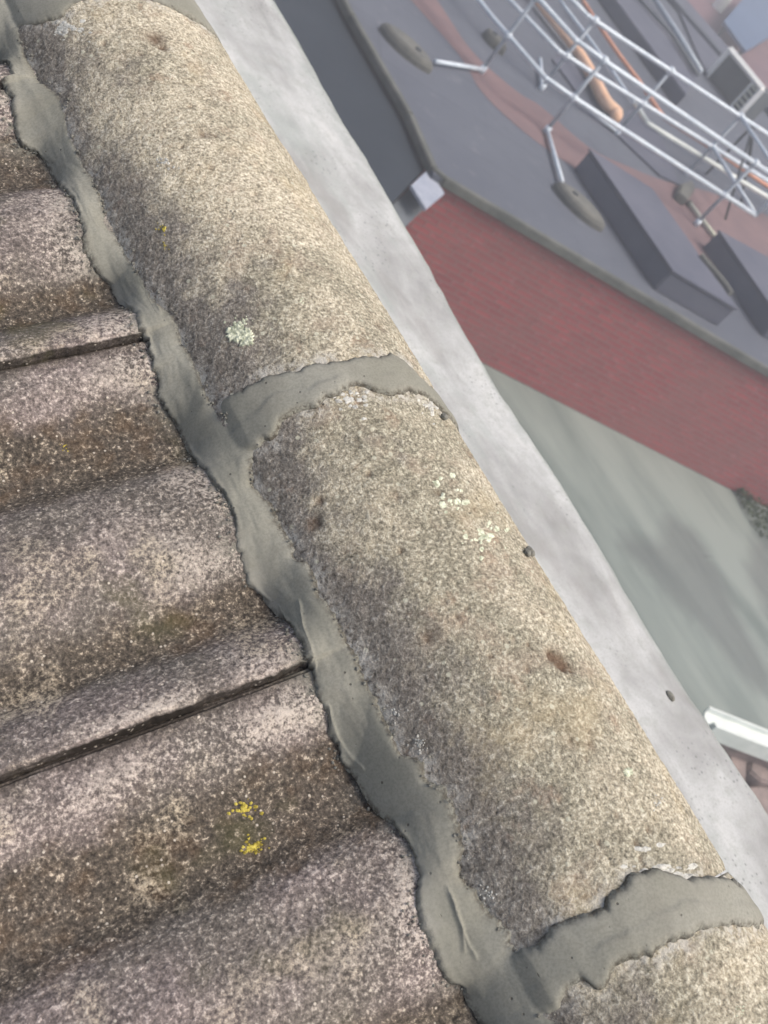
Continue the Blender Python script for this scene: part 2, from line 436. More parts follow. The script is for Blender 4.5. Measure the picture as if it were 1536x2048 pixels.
TA_L = [(34,57),(39,52),(52,109),(83,167),(122,187),(135,221),(141,268),(156,299),(177,344),(203,385),(211,422),(221,461),(238,475),(256,509),(267,530),(293,561),(306,595),(340,621),(360,655),(366,686),(389,720),(405,765),(425,811)]
TB_L = [(508,900),(504,936),(506,975),(530,996),(545,1017),(558,1050),(584,1087),(586,1113),(613,1126),(634,1157),(636,1186),(655,1207),(678,1241),(694,1282),(717,1315),(727,1362),(753,1396),(764,1430),(784,1471),(800,1508),(847,1521),(852,1562),(883,1573),(904,1601),(915,1641),(925,1672),(925,1706),(919,1725),(924,1762),(950,1780),(971,1817),(1000,1843),(1021,1866),(1023,1905)]
J1U = [(430,812),(464,787),(498,770),(535,750),(590,741),(620,728),(691,721),(705,714),(725,711),(759,714),(776,704),(799,718),(833,748),(850,765)]
J1L = [(508,900),(525,887),(546,880),(569,840),(593,823),(634,816),(650,799),(681,792),(698,775),(725,772),(755,785),(789,792),(816,785),(850,792),(874,812),(896,836)]
J2U = [(1024,1905),(1066,1891),(1115,1845),(1154,1830),(1209,1814),(1211,1790),(1244,1772),(1255,1748),(1314,1734),(1366,1755),(1450,1755),(1468,1769)]
J2L = [(1108,2027),(1122,2013),(1133,1985),(1167,1962),(1195,1983),(1213,1975),(1223,1947),(1244,1926),(1300,1912),(1335,1887),(1377,1880),(1391,1866),(1454,1856),(1517,1859)]
J0L = [(34,57),(86,52),(130,40),(146,16),(182,6),(234,-3),(280,0),(310,8),(365,34),(400,52),(425,70)]
BED_L = [(0,156),(8,177),(21,198),(21,234),(29,273),(36,294),(78,310),(112,344),(117,375),(141,398),(159,443),(161,469),(162,502),(186,543),(212,567),(238,577),(248,606),(267,632),(272,658),(295,684),(296,702),(300,741),(311,748),(311,785),(327,822),(342,837),(371,863),(378,893),(384,918),(402,941),(428,972),(449,998),(465,1032),(467,1071),(470,1100),(480,1131),(488,1170),(517,1194),(550,1209),(566,1235),(584,1261),(605,1313),(622,1341),(624,1362),(631,1396),(649,1427),(654,1471),(673,1500),(678,1531),(700,1542),(730,1550),(750,1588),(769,1620),(792,1661),(821,1703),(833,1736),(836,1759),(828,1788),(825,1819),(832,1848),(846,1874),(862,1916),(878,1957),(896,1969),(930,1975),(958,2009),(971,2038),(985,2070)]
def curve_theta(pts):          # boundary across the ridge: y as a function of theta
    q = sorted(ridge_hit(p) for p in pts)
    th = [a for a, _ in q]; y = [b for _, b in q]
    return lambda t: float(np.interp(t, th, y))
left_pts = [ridge_hit(p) for p in TA_L] + [ridge_hit(p) for p in TB_L]
left_pts = sorted([(y, th) for th, y in left_pts + [ridge_hit(p) for p in ((1112, 2045), (1135, 2090), (1165, 2140))]])
ly = [a for a, _ in left_pts]; lt = [b for _, b in left_pts]
y_hi, y_lo = ly[-1], ly[0]
def theta_edge(y):
    yy = y
    while yy > y_hi: yy -= 0.45
    while yy < y_lo: yy += 0.45
    return float(np.interp(yy, ly, lt)) 
yu1, yl1, yu2, yl2, yl0 = (curve_theta(p) for p in (J1U, J1L, J2U, J2L, J0L))
PITS = [(310, 78, 26, 1), (325, 95, 14, 1), (408, 268, 15, .8), (640, 1000, 10, 1), (628, 1046, 14, 1), (855, 1275, 14, .8), (1125, 1322, 18, 2.0), (1108, 1310, 13, 1.8), (1145, 1338, 9, 1), (760, 655, 15, .6), (795, 990, 12, .6), (880, 985, 9, .6), (1185, 1490, 12, .7), (280, 110, 9, .6), (1140, 1480, 16, .4)]
_r = random.Random(12)
for _ in range(70):
    _a = _r.uniform(0, 1); _x = 190 + 1080 * _a + _r.uniform(0, 240); _y = 60 + 1800 * _a + _r.uniform(-60, 60)
    PITS.append((_x, _y, _r.uniform(2.5, 6.5), _r.uniform(.4, .95)))
pit_world = [(ridge_pt(*ridge_hit((a, b))), r / 2274 * 0.95, d) for a, b, r, d in PITS]

def ridge_tile(ya, yb, seed, dr, label):
    # ya > yb; an arched concrete ridge tile, thick, slightly rough
    dy = 0.0019; n = int((ya - yb) / dy); k = 210
    V = []; F = []; pit = []; dust = []
    th0, th1 = -0.12, math.pi + 0.12
    bound = [f for f in (yu1, yl1, yu2, yl2, yl0)]
    for i in range(n + 1):
        y = ya + (yb - ya) * i / n
        te = theta_edge(y)
        endr = min(i, n - i) / n * (ya - yb)
        er = -0.0015 * math.exp(-(endr / 0.004) ** 2)
        for j in range(k + 1):
            th = th0 + (th1 - th0) * j / k
            x, z = math.cos(th), math.sin(th)
            px, pz = x * RR, z * RR
            o = dr + er + 0.0014 * nz(px * 16 + seed, y * 9, pz * 16) + 0.0009 * nz(px * 60, y * 60 + seed, pz * 60)
            o += 0.0007 * fbm(px * 260, y * 260 + seed, pz * 260, 2)
            pv = 0.0
            if 0.3 < th < 2.9:
                for c, r, d in pit_world:
                    if abs(c.y - y) < 3 * r:
                        dd = math.hypot(c.x - px, c.y - y, c.z - pz) / r
                        if dd < 2.5:
                            w = math.exp(-dd * dd * (1.3 + 0.9 * nz(px * 200, y * 200, pz * 200))) * d
                            pv = max(pv, w)
            o -= 0.0032 * min(pv, 1.1)
            pit.append(min(1, pv))
            # pale cement dust beside the mortar
            dd = abs(th - te) * RR
            dm = math.exp(-(dd / 0.010) ** 2)
            for f in bound:
                e = abs(y - f(th))
                if e < 0.03: dm = max(dm, math.exp(-(e / 0.009) ** 2) )
            dust.append(0.9 * dm * max(0, min(1, 0.5 + 1.6 * nz(px * 45, y * 45, pz * 45 + 3))))
            V.append(((RR + o) * x, y, (RR + o) * z))
    for i in range(n):
        for j in range(k):
            a = i * (k + 1) + j
            F.append((a, a + k + 1, a + k + 2, a + 1))
    # inner face and end faces for real thickness
    base = len(V)
    for i in (0, n):
        y = ya + (yb - ya) * i / n
        for j in range(k + 1):
            th = th0 + (th1 - th0) * j / k
            V.append(((RR - 0.016) * math.cos(th), y, (RR - 0.016) * math.sin(th))); pit.append(0); dust.append(0)
    for j in range(k):
        F.append((j, j + 1, base + j + 1, base + j))
        q = n * (k + 1); b2 = base + k + 1
        F.append((q + j + 1, q + j, b2 + j, b2 + j + 1))
        F.append((base + j, base + j + 1, b2 + j + 1, b2 + j))
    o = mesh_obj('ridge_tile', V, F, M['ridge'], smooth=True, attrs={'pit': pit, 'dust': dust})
    return tag(o, label, 'ridge tile', 'half round ridge tiles along the ridge')
YJ1 = (yu1(1.8) + yl1(1.8)) / 2; YJ2 = (yu2(1.8) + yl2(1.8)) / 2; YJ0 = yl0(1.8) + 0.03
RT = {}
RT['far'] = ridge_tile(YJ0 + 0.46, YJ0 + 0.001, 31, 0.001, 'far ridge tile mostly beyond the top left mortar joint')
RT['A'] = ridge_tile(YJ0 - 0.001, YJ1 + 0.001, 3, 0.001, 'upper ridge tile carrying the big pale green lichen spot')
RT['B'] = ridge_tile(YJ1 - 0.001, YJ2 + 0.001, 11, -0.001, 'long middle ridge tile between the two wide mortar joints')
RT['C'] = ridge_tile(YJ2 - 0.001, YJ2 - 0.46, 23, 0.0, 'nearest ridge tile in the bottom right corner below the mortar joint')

# ------------------------------------------------------------------ roof tiles
SL = rad(22)
P0 = np.array([-0.13, 0.0, 0.018])
DN = np.array([-math.cos(SL), 0, -math.sin(SL)]); NN = np.array([-math.sin(SL), 0, math.cos(SL)])
W = 0.3124; LAP1 = 0.0918
PROF_U = [-0.10, 0.0, 0.09, 0.15, 0.24, 0.33, 0.42, 0.53, 0.63, 0.70, 0.77, 0.83, 0.90, 0.95, 0.985, 1.0]
PROF_H = [0.008, 0.0085, 0.007, -0.003, -0.012, -0.012, 0.003, 0.012, 0.011, 0.003, -0.010, -0.009, 0.006, 0.013, 0.0145, 0.013]
_uu = np.linspace(-0.1, 1.0, 500); _hh = 1.18 * np.interp(_uu, PROF_U, PROF_H)
_k = np.exp(-np.linspace(-2, 2, 23) ** 2); _k /= _k.sum()
_hs = np.convolve(np.pad(_hh, 11, mode='edge'), _k, mode='valid')
def prof(u): return float(np.interp(u, _uu, _hs))
def tile_u(y):
    q = (LAP1 - y) / W
    return q - math.floor(q)
def roof_hit(px):
    v = ray(px); h = 0.0
    for _ in range(14):
        p0 = P0 + NN * h
        t = ((p0 - CP) @ NN) / (v @ NN); p = CP + t * v
        h = 0.5 * h + 0.5 * prof(tile_u(p[1]))
    s = (p - P0) @ DN
    return s, p[1]
def roof_pt(s, y, h):
    return Vector(P0 + DN * s + NN * h + np.array([0, y, 0]))
bed = sorted([(y, s) for s, y in (roof_hit(p) for p in BED_L)])
by = [a for a, _ in bed]; bs = [b for _, b in bed]
def s_edge(y):
    yy = y
    while yy > by[-1]: yy -= 2 * W
    while yy < by[0]: yy += W
    return float(np.interp(yy, by, bs))

def roof_tile(k, label, course=0, group='interlocking concrete roof tiles', name='roof_tile'):
    yt = LAP1 - k * W                       # the side tucked under its neighbour
    nu = 200 if course == 0 else 90; ns = 230 if course == 0 else 60
    s0 = -0.05 if course == 0 else 0.33
    s1 = 0.385 if course == 0 else 0.72
    lift0 = 0.0 if course == 0 else -0.012
    V = []; F = []; cr = []; we = []; ga = []; fi = []
    for i in range(ns + 1):
        s = s0 + (s1 - s0) * i / ns
        for j in range(nu + 1):
            u = -0.06 + 1.06 * j / nu
            y = yt - u * W
            h = prof(u) + lift0
            if i == ns: h -= 0.003
            if j >= nu - 1: h -= 0.0012
            if u < 0: h -= 0.004
            if u < 0.012: h -= 0.003
            se = s_edge(y)
            n1 = nz(s * 10, y * 22 + k * 3, 1.3) * 0.0018 + nz(s * 40, y * 55, 4 + k) * 0.0009 + fbm(s * 230, y * 230, k, 2) * 0.0007
            jag = (0.0022 * nz(s * 45, k * 7.7, 0) + 0.0012 * nz(s * 180, k, 4) + 0.0014) * (1.0 if j >= nu - 1 else 0.5 if j == nu - 2 else 0.0)
            p = roof_pt(s, y + jag, h + n1)
            V.append(p)
            c = (prof(u) + 0.011) / 0.022
            cr.append(c)
            d = s - se if course == 0 else 1
            ww = math.exp(-max(d, 0) / 0.045) * max(0, min(1, (c - 0.25) * 1.9))
            ww *= max(0.15, min(1.15, 0.65 + 1.2 * nz(s * 22, y * 22, 5)))
            ww += 0.6 * math.exp(-((u - 0.975) / 0.018) ** 2) * max(0, min(1, .5 + 1.3 * nz(s * 12, k, 9)))
            if u < 0.14 and k in (1, 2): ww += 0.4 * math.exp(-((u - .09) / .04) ** 2)
            we.append(min(1, ww))
            ga.append(max(math.exp(-((u - 0.0) / 0.028) ** 2), 1.0 if j >= nu else 0))
            fi.append(min(1.0, 1.15 * math.exp(-max(d, 0) / 0.011) * max(0, min(1, 0.55 + 1.5 * nz(y * 16, 3.1, k)))))
    def vi(i, j): return i * (nu + 1) + j
    for i in range(ns):
        for j in range(nu):
            F.append((vi(i, j), vi(i, j + 1), vi(i + 1, j + 1), vi(i + 1, j)))
    # thickness: lower side edge and tail edge, plus underside
    base = len(V)
    TH = 0.0125
    idx = []
    ring = [vi(i, 0) for i in range(ns + 1)] + [vi(ns, j) for j in range(1, nu + 1)] + [vi(i, nu) for i in range(ns - 1, -1, -1)] + [vi(0, j) for j in range(nu - 1, 0, -1)]
    for q in ring:
        V.append(Vector(V[q]) - Vector(NN) * TH); cr.append(0.1); we.append(0); ga.append(1); fi.append(0)
    L = len(ring)
    for a in range(L):
        F.append((ring[a], ring[(a + 1) % L], base + (a + 1) % L, base + a))
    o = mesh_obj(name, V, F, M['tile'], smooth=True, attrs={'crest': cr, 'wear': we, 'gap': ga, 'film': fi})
    try: o.data.set_sharp_from_angle(angle=rad(50))
    except Exception: pass
    return tag(o, label, 'roof tile', group)
TL = {}
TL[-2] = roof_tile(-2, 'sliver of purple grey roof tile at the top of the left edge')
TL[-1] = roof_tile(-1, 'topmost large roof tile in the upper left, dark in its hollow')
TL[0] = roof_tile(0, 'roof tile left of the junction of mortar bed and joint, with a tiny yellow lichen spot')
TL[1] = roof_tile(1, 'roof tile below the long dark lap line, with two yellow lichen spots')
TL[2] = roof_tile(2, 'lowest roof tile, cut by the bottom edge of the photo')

deck = thing('house', 'house carrying the tiled ridge in the foreground', 'house', (0, 0, -5.4))
bm = bmesh.new()
V2 = [(-3.0, -1.16), (-0.10, 0.0), (0.0, 0.03), (0.10, 0.0), (0.60, -0.28), (0.60, -0.5), (-3.0, -1.5)]
a = [bm.verts.new((x, 5.5, z - 0.034)) for x, z in V2]; b = [bm.verts.new((x, -2.5, z - 0.034)) for x, z in V2]
bm.faces.new(a); bm.faces.new(b[::-1])
for i in range(len(V2)): bm.faces.new((a[i], a[(i + 1) % len(V2)], b[(i + 1) % len(V2)], b[i]))
under(bm_obj('roof_deck', bm, M['tile']), deck)
bm = bmesh.new(); prism(bm, [(-2.8, -2.4), (0.6, -2.4), (0.6, 5.4), (-2.8, 5.4)], -5.4, -1.5)
under(bm_obj('wall', bm, M['render']), deck)

# ------------------------------------------------------------------ mortar
mort = thing('ridge_mortar', 'fresh grey mortar bedding and pointing the ridge tiles', 'mortar', (-0.12, 0.0, 0.0))
def polydist(x, y, pl):
    best = 9; side = 0
    for (ax, ay), (bx, by_) in zip(pl, pl[1:]):
        dx, dy = bx - ax, by_ - ay; L = dx * dx + dy * dy
        t = max(0, min(1, ((x - ax) * dx + (y - ay) * dy) / L))
        d = math.hypot(x - ax - t * dx, y - ay - t * dy)
        if d < best: best = d; side = (dx * (y - ay) - dy * (x - ax))
    return best, side
CREASE = [[(897,1778),(908,1805),(915,1830),(928,1865),(938,1890),(952,1912)], [(660,1415),(664,1440),(676,1475),(700,1512),(725,1535)], [(600,1208),(606,1250),(622,1290),(632,1330)], [(545,1018),(560,1045),(585,1080)], [(40,276),(60,298),(78,310)], [(560,1215),(575,1245),(592,1290)], [(300,585),(320,620)], [(905,1790),(925,1850),(930,1900)]]
def to_img(p):
    q = RW @ (np.array(p) - CP); return 768 + FPX * q[0] / q[2], 1024 + FPX * q[1] / q[2]
ya, yb = 0.85, -0.80
n = 1300; k = 56
JZ = [(ridge_hit(TB_L[0])[1], ridge_hit(TA_L[-1])[1]), (ridge_hit(J2L[0])[1], ridge_hit(TB_L[-1])[1]), (ridge_hit(TA_L[0])[1], 0.6)]
V = []; F = []; rim = []; dry = []
for i in range(n + 1):
    y = ya + (yb - ya) * i / n
    jw = max([max(0.0, 1 - abs(y - (lo + hi) / 2) / (abs(hi - lo) / 2 + 0.004)) for lo, hi in JZ[:2]])
    te = sum(theta_edge(y + q * .012) for q in range(-4, 5)) / 9
    se = sum(s_edge(y + q * .012) for q in range(-4, 5)) / 9
    rte = theta_edge(y) - te; rse = s_edge(y) - se
    dte = 0.018 * fbm(y * 90, 2.2, 0, 3) + 0.016 * fbm(y * 300, 4.2, 0, 2)
    dse = 0.0034 * fbm(y * 110, 7.1, 0, 3) + 0.0022 * fbm(y * 330, 9.1, 0, 2)
    pt = ridge_pt(te, y); pb = roof_pt(se, y, prof(tile_u(y)))
    chord = pb - pt; L = chord.length
    nrm = Vector((chord.z, 0, -chord.x)); nrm.normalize()
    if nrm.x > 0: nrm = -nrm
    nrad = Vector((math.cos(te), 0, math.sin(te)))
    for j in range(k + 1):
        t = j / k
        f1 = math.exp(-t * L / 0.004); f2 = math.exp(-(1 - t) * L / 0.004)
        g1 = math.exp(-t * L / 0.014); g2 = math.exp(-(1 - t) * L / 0.014)
        p = ridge_pt(te + dte * f1 + rte * g1, y).lerp(roof_pt(se + dse * f2 + rse * g2, y, prof(tile_u(y))), t)
        # keep clear of the barrel, bulge a little, dip at both rims
        d1 = t * L; d2 = (1 - t) * L
        e1 = 1 - math.exp(-(d1 / (0.0022 + 0.009 * min(1, jw * 3)))); e2 = 1 - math.exp(-(d2 / 0.0016))
        w = e1 * e2
        bulge = 0.0024 * w + 0.0012 * math.sin(math.pi * t)
        x3, z3 = p.x, p.z
        q = 0.0012 * nz(t * 2.5, y * 12, 3.3) + 0.0005 * nz(t * 4, y * 40, 8) + 0.0003 * nz(t * 9, y * 110, 1.7)
        nn = (nrad * (1 - t) + nrm * t).normalized()
        off = -0.0016 * (1 - e1) - 0.003 * (1 - e2) + bulge + q * w
        lip = 0.0013 * math.exp(-((d2 - 0.004) / 0.0022) ** 2) * max(0, 0.4 + 1.4 * nz(y * 30, 5, 5))
        p = p + nn * (off + lip)
        rr_ = math.hypot(p.x, p.z); need = RR + (0.0034 * e1 - 0.0016 * (1 - e1))
        if rr_ < need:
            p = Vector((p.x * need / rr_, p.y, p.z * need / rr_))
        V.append(p)
        jn = 0.0 if any(lo - 0.004 < y < hi + 0.004 for lo, hi in JZ) else 0.9
        rim.append(max(math.exp(-(d2 / 0.004) ** 2), jn * math.exp(-(d1 / 0.003) ** 2)))
        dry.append(max(0, min(1, math.exp(-(d2 / 0.013) ** 2) * (0.2 + 2.2 * nz(y * 11, 1, 7)))))
# trowel creases
lines = []
for cl in CREASE: lines.append(cl)
Va = []
for idx, p in enumerate(V):
    if -0.62 < p.y < 0.5:
        ix, iy = to_img(p)
        for cl in lines:
            xs = [c[0] for c in cl]; ys = [c[1] for c in cl]
            if min(xs) - 14 < ix < max(xs) + 14 and min(ys) - 14 < iy < max(ys) + 14:
                d, sd_ = polydist(ix, iy, cl)
                if d < 14:
                    p = p + Vector((-0.6, 0, 0.8)) * (0.0007 * math.exp(-(d / 3.5) ** 2) + (0.0007 * math.exp(-(d / 9)) if sd_ > 0 else 0))
    Va.append(p)
V = Va
for i in range(n):
    for j in range(k):
        a = i * (k + 1) + j
        F.append((a, a + 1, a + k + 2, a + k + 1))
from mathutils.bvhtree import BVHTree
BED = BVHTree.FromPolygons([tuple(v) for v in V], F)
under(mesh_obj('mortar_bed', V, F, M['mortar'], smooth=True, attrs={'rim': rim, 'dry': dry}), mort)['label'] = 'long smooth strip bedding the ridge tiles on the roof tiles'

def joint(fu, fl, label, seed, thick=0.0032):
    n = 300; k = 60
    V = []; F = []; rim = []; dry = []
    for i in range(n + 1):
        t = i / n
        tha = theta_edge((fu(2.6) + fl(2.6)) / 2) + 0.16
        th = tha + (-0.1 - tha) * t
        te_mid = theta_edge((fu(th) + fl(th)) / 2)
        yu = fu(th) + 0.0022 * fbm(th * 16, seed, 0, 3); yl = fl(th) + 0.0022 * fbm(th * 16, seed + 5, 0, 3)
        if yu - yl < 0.006: yl = yu - 0.006
        Lw = yu - yl
        for j in range(k + 1):
            v = j / k
            # cluster rows near the rims
            v = v + 0.06 * math.sin(2 * math.pi * v) * -1
            y = yu + (yl - yu) * v
            d = min(v, 1 - v) * Lw
            e = 1 - math.exp(-(d / 0.0022))
            px, pz = RR * math.cos(th), RR * math.sin(th)
            o = -0.0012 + (thick * (0.45 + 0.55 * max(0, min(1, (th - 0.7) / 0.8))) + 0.0012) * e + (0.0009 * nz(px * 22, y * 22 + seed, pz * 22) + 0.0004 * nz(px * 90, y * 50, pz * 90)) * e
            # step left where two trowel passes meet
            mid = yl + Lw * (0.45 + 0.35 * nz(th * 2.2, seed, 4))
            o += 0.0012 * e / (1 + math.exp((y - mid) / 0.0008)) * max(0, min(1, 0.5 + 2 * nz(th * 3, seed, 1)))
            if th > te_mid - 0.45:
                ra = Vector((math.cos(th), 0, math.sin(th)))
                hb = BED.ray_cast(ra * 0.2 + Vector((0, y, 0)), -ra)
                ro = (0.2 - hb[3] - RR) if hb[0] is not None else -0.02
                end = max(0, min(1, (tha - th) / 0.10))
                e_ = e * end
                bo = ro + 0.0005 * e_ - 0.0009 * (1 - e_)
                kk = 0.0012      # smooth maximum so that the two passes of mortar merge
                jo = o - 0.006 * max(0, min(1, (th - te_mid + 0.06) / 0.2))
                dd_ = bo - jo; hh_ = max(0, min(1, 0.5 + 0.5 * dd_ / kk))
                o = jo * (1 - hh_) + bo * hh_ + kk * hh_ * (1 - hh_)
            V.append(ridge_pt(th, y, o))
            rim.append(math.exp(-(d / 0.0032) ** 2) * max(0, min(1, (te_mid - 0.06 - th) / 0.1))); dry.append(max(0, nz(px * 18, y * 18, pz * 18 + seed)) * 0.8)
    for i in range(n):
        for j in range(k):
            a = i * (k + 1) + j
            F.append((a, a + k + 1, a + k + 2, a + 1))
    o = under(mesh_obj('mortar_joint', V, F, M['mortar'], smooth=True, attrs={'rim': rim, 'dry': dry}), mort)
    o['label'] = label
    return o
joint(yu1, yl1, 'narrow mortar joint across the ridge above the middle tile', 2.0)
joint(yu2, yl2, 'wide smooth mortar joint at the bottom right', 9.0, 0.0036)
joint(lambda t: yl0(t) + 0.075, yl0, 'mortar joint at the top left corner', 14.0)

from mathutils.bvhtree import BVHTree
BV = {}
def surf_hit(obj, px):
    if obj.name not in BV:
        BV[obj.name] = BVHTree.FromPolygons([v.co for v in obj.data.vertices], [tuple(p.vertices) for p in obj.data.polygons])
    v = Vector(ray(px)); h = BV[obj.name].ray_cast(Vector(CP), v)
    if h[0] is None: return None
    n = h[1] if h[1].dot(v) < 0 else -h[1]
    return h[0] + Vector((0, 0, 0)), n
# ------------------------------------------------------------------ lichen (each patch a child of its tile)
def patch(px, rpx, surf, mat, parent, thick=0.0009, flakes=1, seed=0, hole=0.0, asp=1.0):
    rnd = random.Random(seed + int(px[0]) * 7 + int(px[1]))
    V = []; F = []
    def P(x, y, h):
        q = surf_hit(parent, (x, y))
        if q is None:
            th, yy = ridge_hit((x, y)); return ridge_pt(th, yy, h)
        return q[0] + q[1] * h * 0.5 + (ridge_pt(ridge_hit((x, y))[0], 0, 1) - ridge_pt(ridge_hit((x, y))[0], 0, 0)) * h * 0.5 if surf == 'ridge' else q[0] + Vector(NN) * h
    for f in range(flakes):
        if flakes == 1: cx, cy, r = px[0], px[1], rpx
        else:
            a = rnd.uniform(0, 6.28); q = rpx * min(1.5, abs(rnd.gauss(0, 0.62)))
            cx, cy = px[0] + q * math.cos(a) * asp, px[1] + q * math.sin(a)
            r = rnd.uniform(0.06, 0.22) * rpx
        thick_ = max(0.00022, thick * (1 if flakes == 1 else 0.55)); na = 60 if flakes == 1 else 12; nr = 9 if flakes == 1 else 2
        b = len(V); V.append(P(cx, cy, thick_))
        ph = rnd.uniform(0, 50)
        for i in range(1, nr + 1):
            for j in range(na):
                an = 2 * math.pi * j / na
                rr = r * (1 + 0.3 * nz(math.cos(an) * 2.2 + ph, math.sin(an) * 2.2, 0) + 0.35 * nz(math.cos(an) * 5 + ph, math.sin(an) * 5, 2) + 0.3 * nz(math.cos(an) * 13 + ph, math.sin(an) * 13, 2))
                q = rr * i / nr
                h = thick_ * (1 + 0.8 * nz(cx + q * math.cos(an) * .25, cy + q * math.sin(an) * .25, ph))
                if i == nr: h = -0.0004
                V.append(P(cx + q * math.cos(an) * asp, cy + q * math.sin(an), h))
        for j in range(na):
            F.append((b, b + 1 + j, b + 1 + (j + 1) % na))
            for i in range(nr - 1):
                a0 = b + 1 + i * na
                F.append((a0 + j, a0 + na + j, a0 + na + (j + 1) % na, a0 + (j + 1) % na))
    o = mesh_obj('lichen_patch', V, F, mat, smooth=True)
    o.parent = parent
    return o
lp = M['lich_pale']; lyv = M['lich_yel']; lw = M['lich_wht']
def lab(o, l): o['label'] = l
lab(patch((472, 667), 19, 'ridge', lp, RT['A'], 0.0012, 1), 'left lobe of the pale green lichen spot')
lab(patch((490, 674), 19, 'ridge', lp, RT['A'], 0.0011, 1, 5), 'right lobe of the pale green lichen spot')
lab(patch((482, 650), 22, 'ridge', lp, RT['A'], 0.0006, 40, 5), 'pale crumbly fringe of the green lichen spot')
lab(patch((600, 603), 9, 'ridge', lp, RT['A'], 0.0007, 14, 5), 'small pale green lichen')
lab(patch((328, 457), 11, 'ridge', lyv, RT['A'], 0.0012, 26, 5), 'yellow lichen spot')
lab(patch((330, 491), 8, 'ridge', lyv, RT['A'], 0.0012, 16, 6), 'smaller yellow lichen spot')
lab(patch((330, 325), 20, 'ridge', lw, RT['A'], 0.0006, 22, 6), 'white lichen fleck')
lab(patch((130, 55), 26, 'ridge', lw, RT['A'], 0.0006, 46, 6, asp=1.8), 'whitish crust beside the top mortar joint')
lab(patch((972, 1074), 36, 'ridge', lp, RT['B'], 0.0005, 36, 3), 'loose scatter of whitish lichen flakes near the skyline side')
lab(patch((905, 1000), 50, 'ridge', lp, RT['B'], 0.0004, 18, 7), 'sparse whitish flakes below the mortar joint')
lab(patch((865, 812), 24, 'ridge', lw, RT['B'], 0.0007, 34, 2), 'pale lichen beside the mortar joint')
lab(patch((700, 800), 28, 'ridge', lw, RT['B'], 0.0006, 44, 2, asp=1.5), 'whitish crust below the mortar joint')
lab(patch((838, 1484), 17, 'ridge', lw, RT['B'], 0.0010, 44, 2), 'larger white lichen patch on the grey flank')
lab(patch((790, 1425), 17, 'ridge', lw, RT['B'], 0.0008, 20, 2), 'small white lichen patch on the grey flank')
lab(patch((936, 1714), 9, 'ridge', lw, RT['B'], 0.0010, 14, 2), 'little white lichen patch beside the mortar bed')
lab(patch((975, 1790), 16, 'ridge', lw, RT['B'], 0.0008, 20, 2), 'white lichen flecks near the bottom mortar joint')
lab(patch((1318, 1606), 13, 'ridge', lw, RT['B'], 0.0010, 20, 2), 'white lichen patch near the skyline')
lab(patch((1256, 1545), 9, 'ridge', lp, RT['B'], 0.0007, 1, 4), 'single round pale lichen disc')
lab(patch((1330, 1750), 40, 'ridge', lw, RT['B'], 0.0006, 60, 3, asp=2.0), 'whitish crust above the wide mortar joint')
lab(patch((1485, 2020), 12, 'ridge', lp, RT['C'], 0.0008, 16, 3), 'pale lichen on the nearest ridge tile')
lab(patch((128, 892), 9, 'roof', lyv, TL[0], 0.0010, 12, 2, asp=1.3), 'tiny yellow lichen spot')
lab(patch((490, 1617), 21, 'roof', lyv, TL[1], 0.0014, 62, 2, asp=1.1), 'upper yellow lichen spot')
lab(patch((504, 1692), 20, 'roof', lyv, TL[1], 0.0011, 62, 3, asp=1.15), 'lower yellow lichen spot')

# ------------------------------------------------------------------ mortar crumbs along the bed edge (uncountable grit)
bm = bmesh.new(); rnd = random.Random(4)
for i in range(520):
    y = rnd.uniform(-0.6, 0.46)
    if rnd.random() < 0.6:
        s = s_edge(y) + rnd.gauss(0.0, 0.004) + 0.001
        p = roof_pt(s, y, prof(tile_u(y)) + 0.0012)
    else:
        th = theta_edge(y) + rnd.gauss(-0.01, 0.03); p = ridge_pt(th, y, 0.0022)
    r = rnd.uniform(0.0005, 0.0013)
    mtx = Matrix.Translation(p) @ Matrix.Rotation(rnd.uniform(0, 6), 4, 'X') @ Matrix.Diagonal((r * rnd.uniform(.7, 1.6), r * rnd.uniform(.7, 1.6), r, 1))
    bmesh.ops.create_icosphere(bm, subdivisions=1, radius=1, matrix=mtx)
for (px, py) in ((1059, 1103), (1063, 1108), (1055, 1108), (889, 836), (1468, 1770)):
    th, yy = ridge_hit((px - 4, py)); p = ridge_pt(th, yy, 0.002)
    bmesh.ops.create_icosphere(bm, subdivisions=1, radius=0.0032, matrix=Matrix.Translation(p) @ Matrix.Diagonal((1, 1.3, .9, 1)))
tag(bm_obj('mortar_crumbs', bm, M['crumb']), 'loose mortar crumbs scattered along the edges of the mortar bed', 'mortar crumbs', kind='stuff')

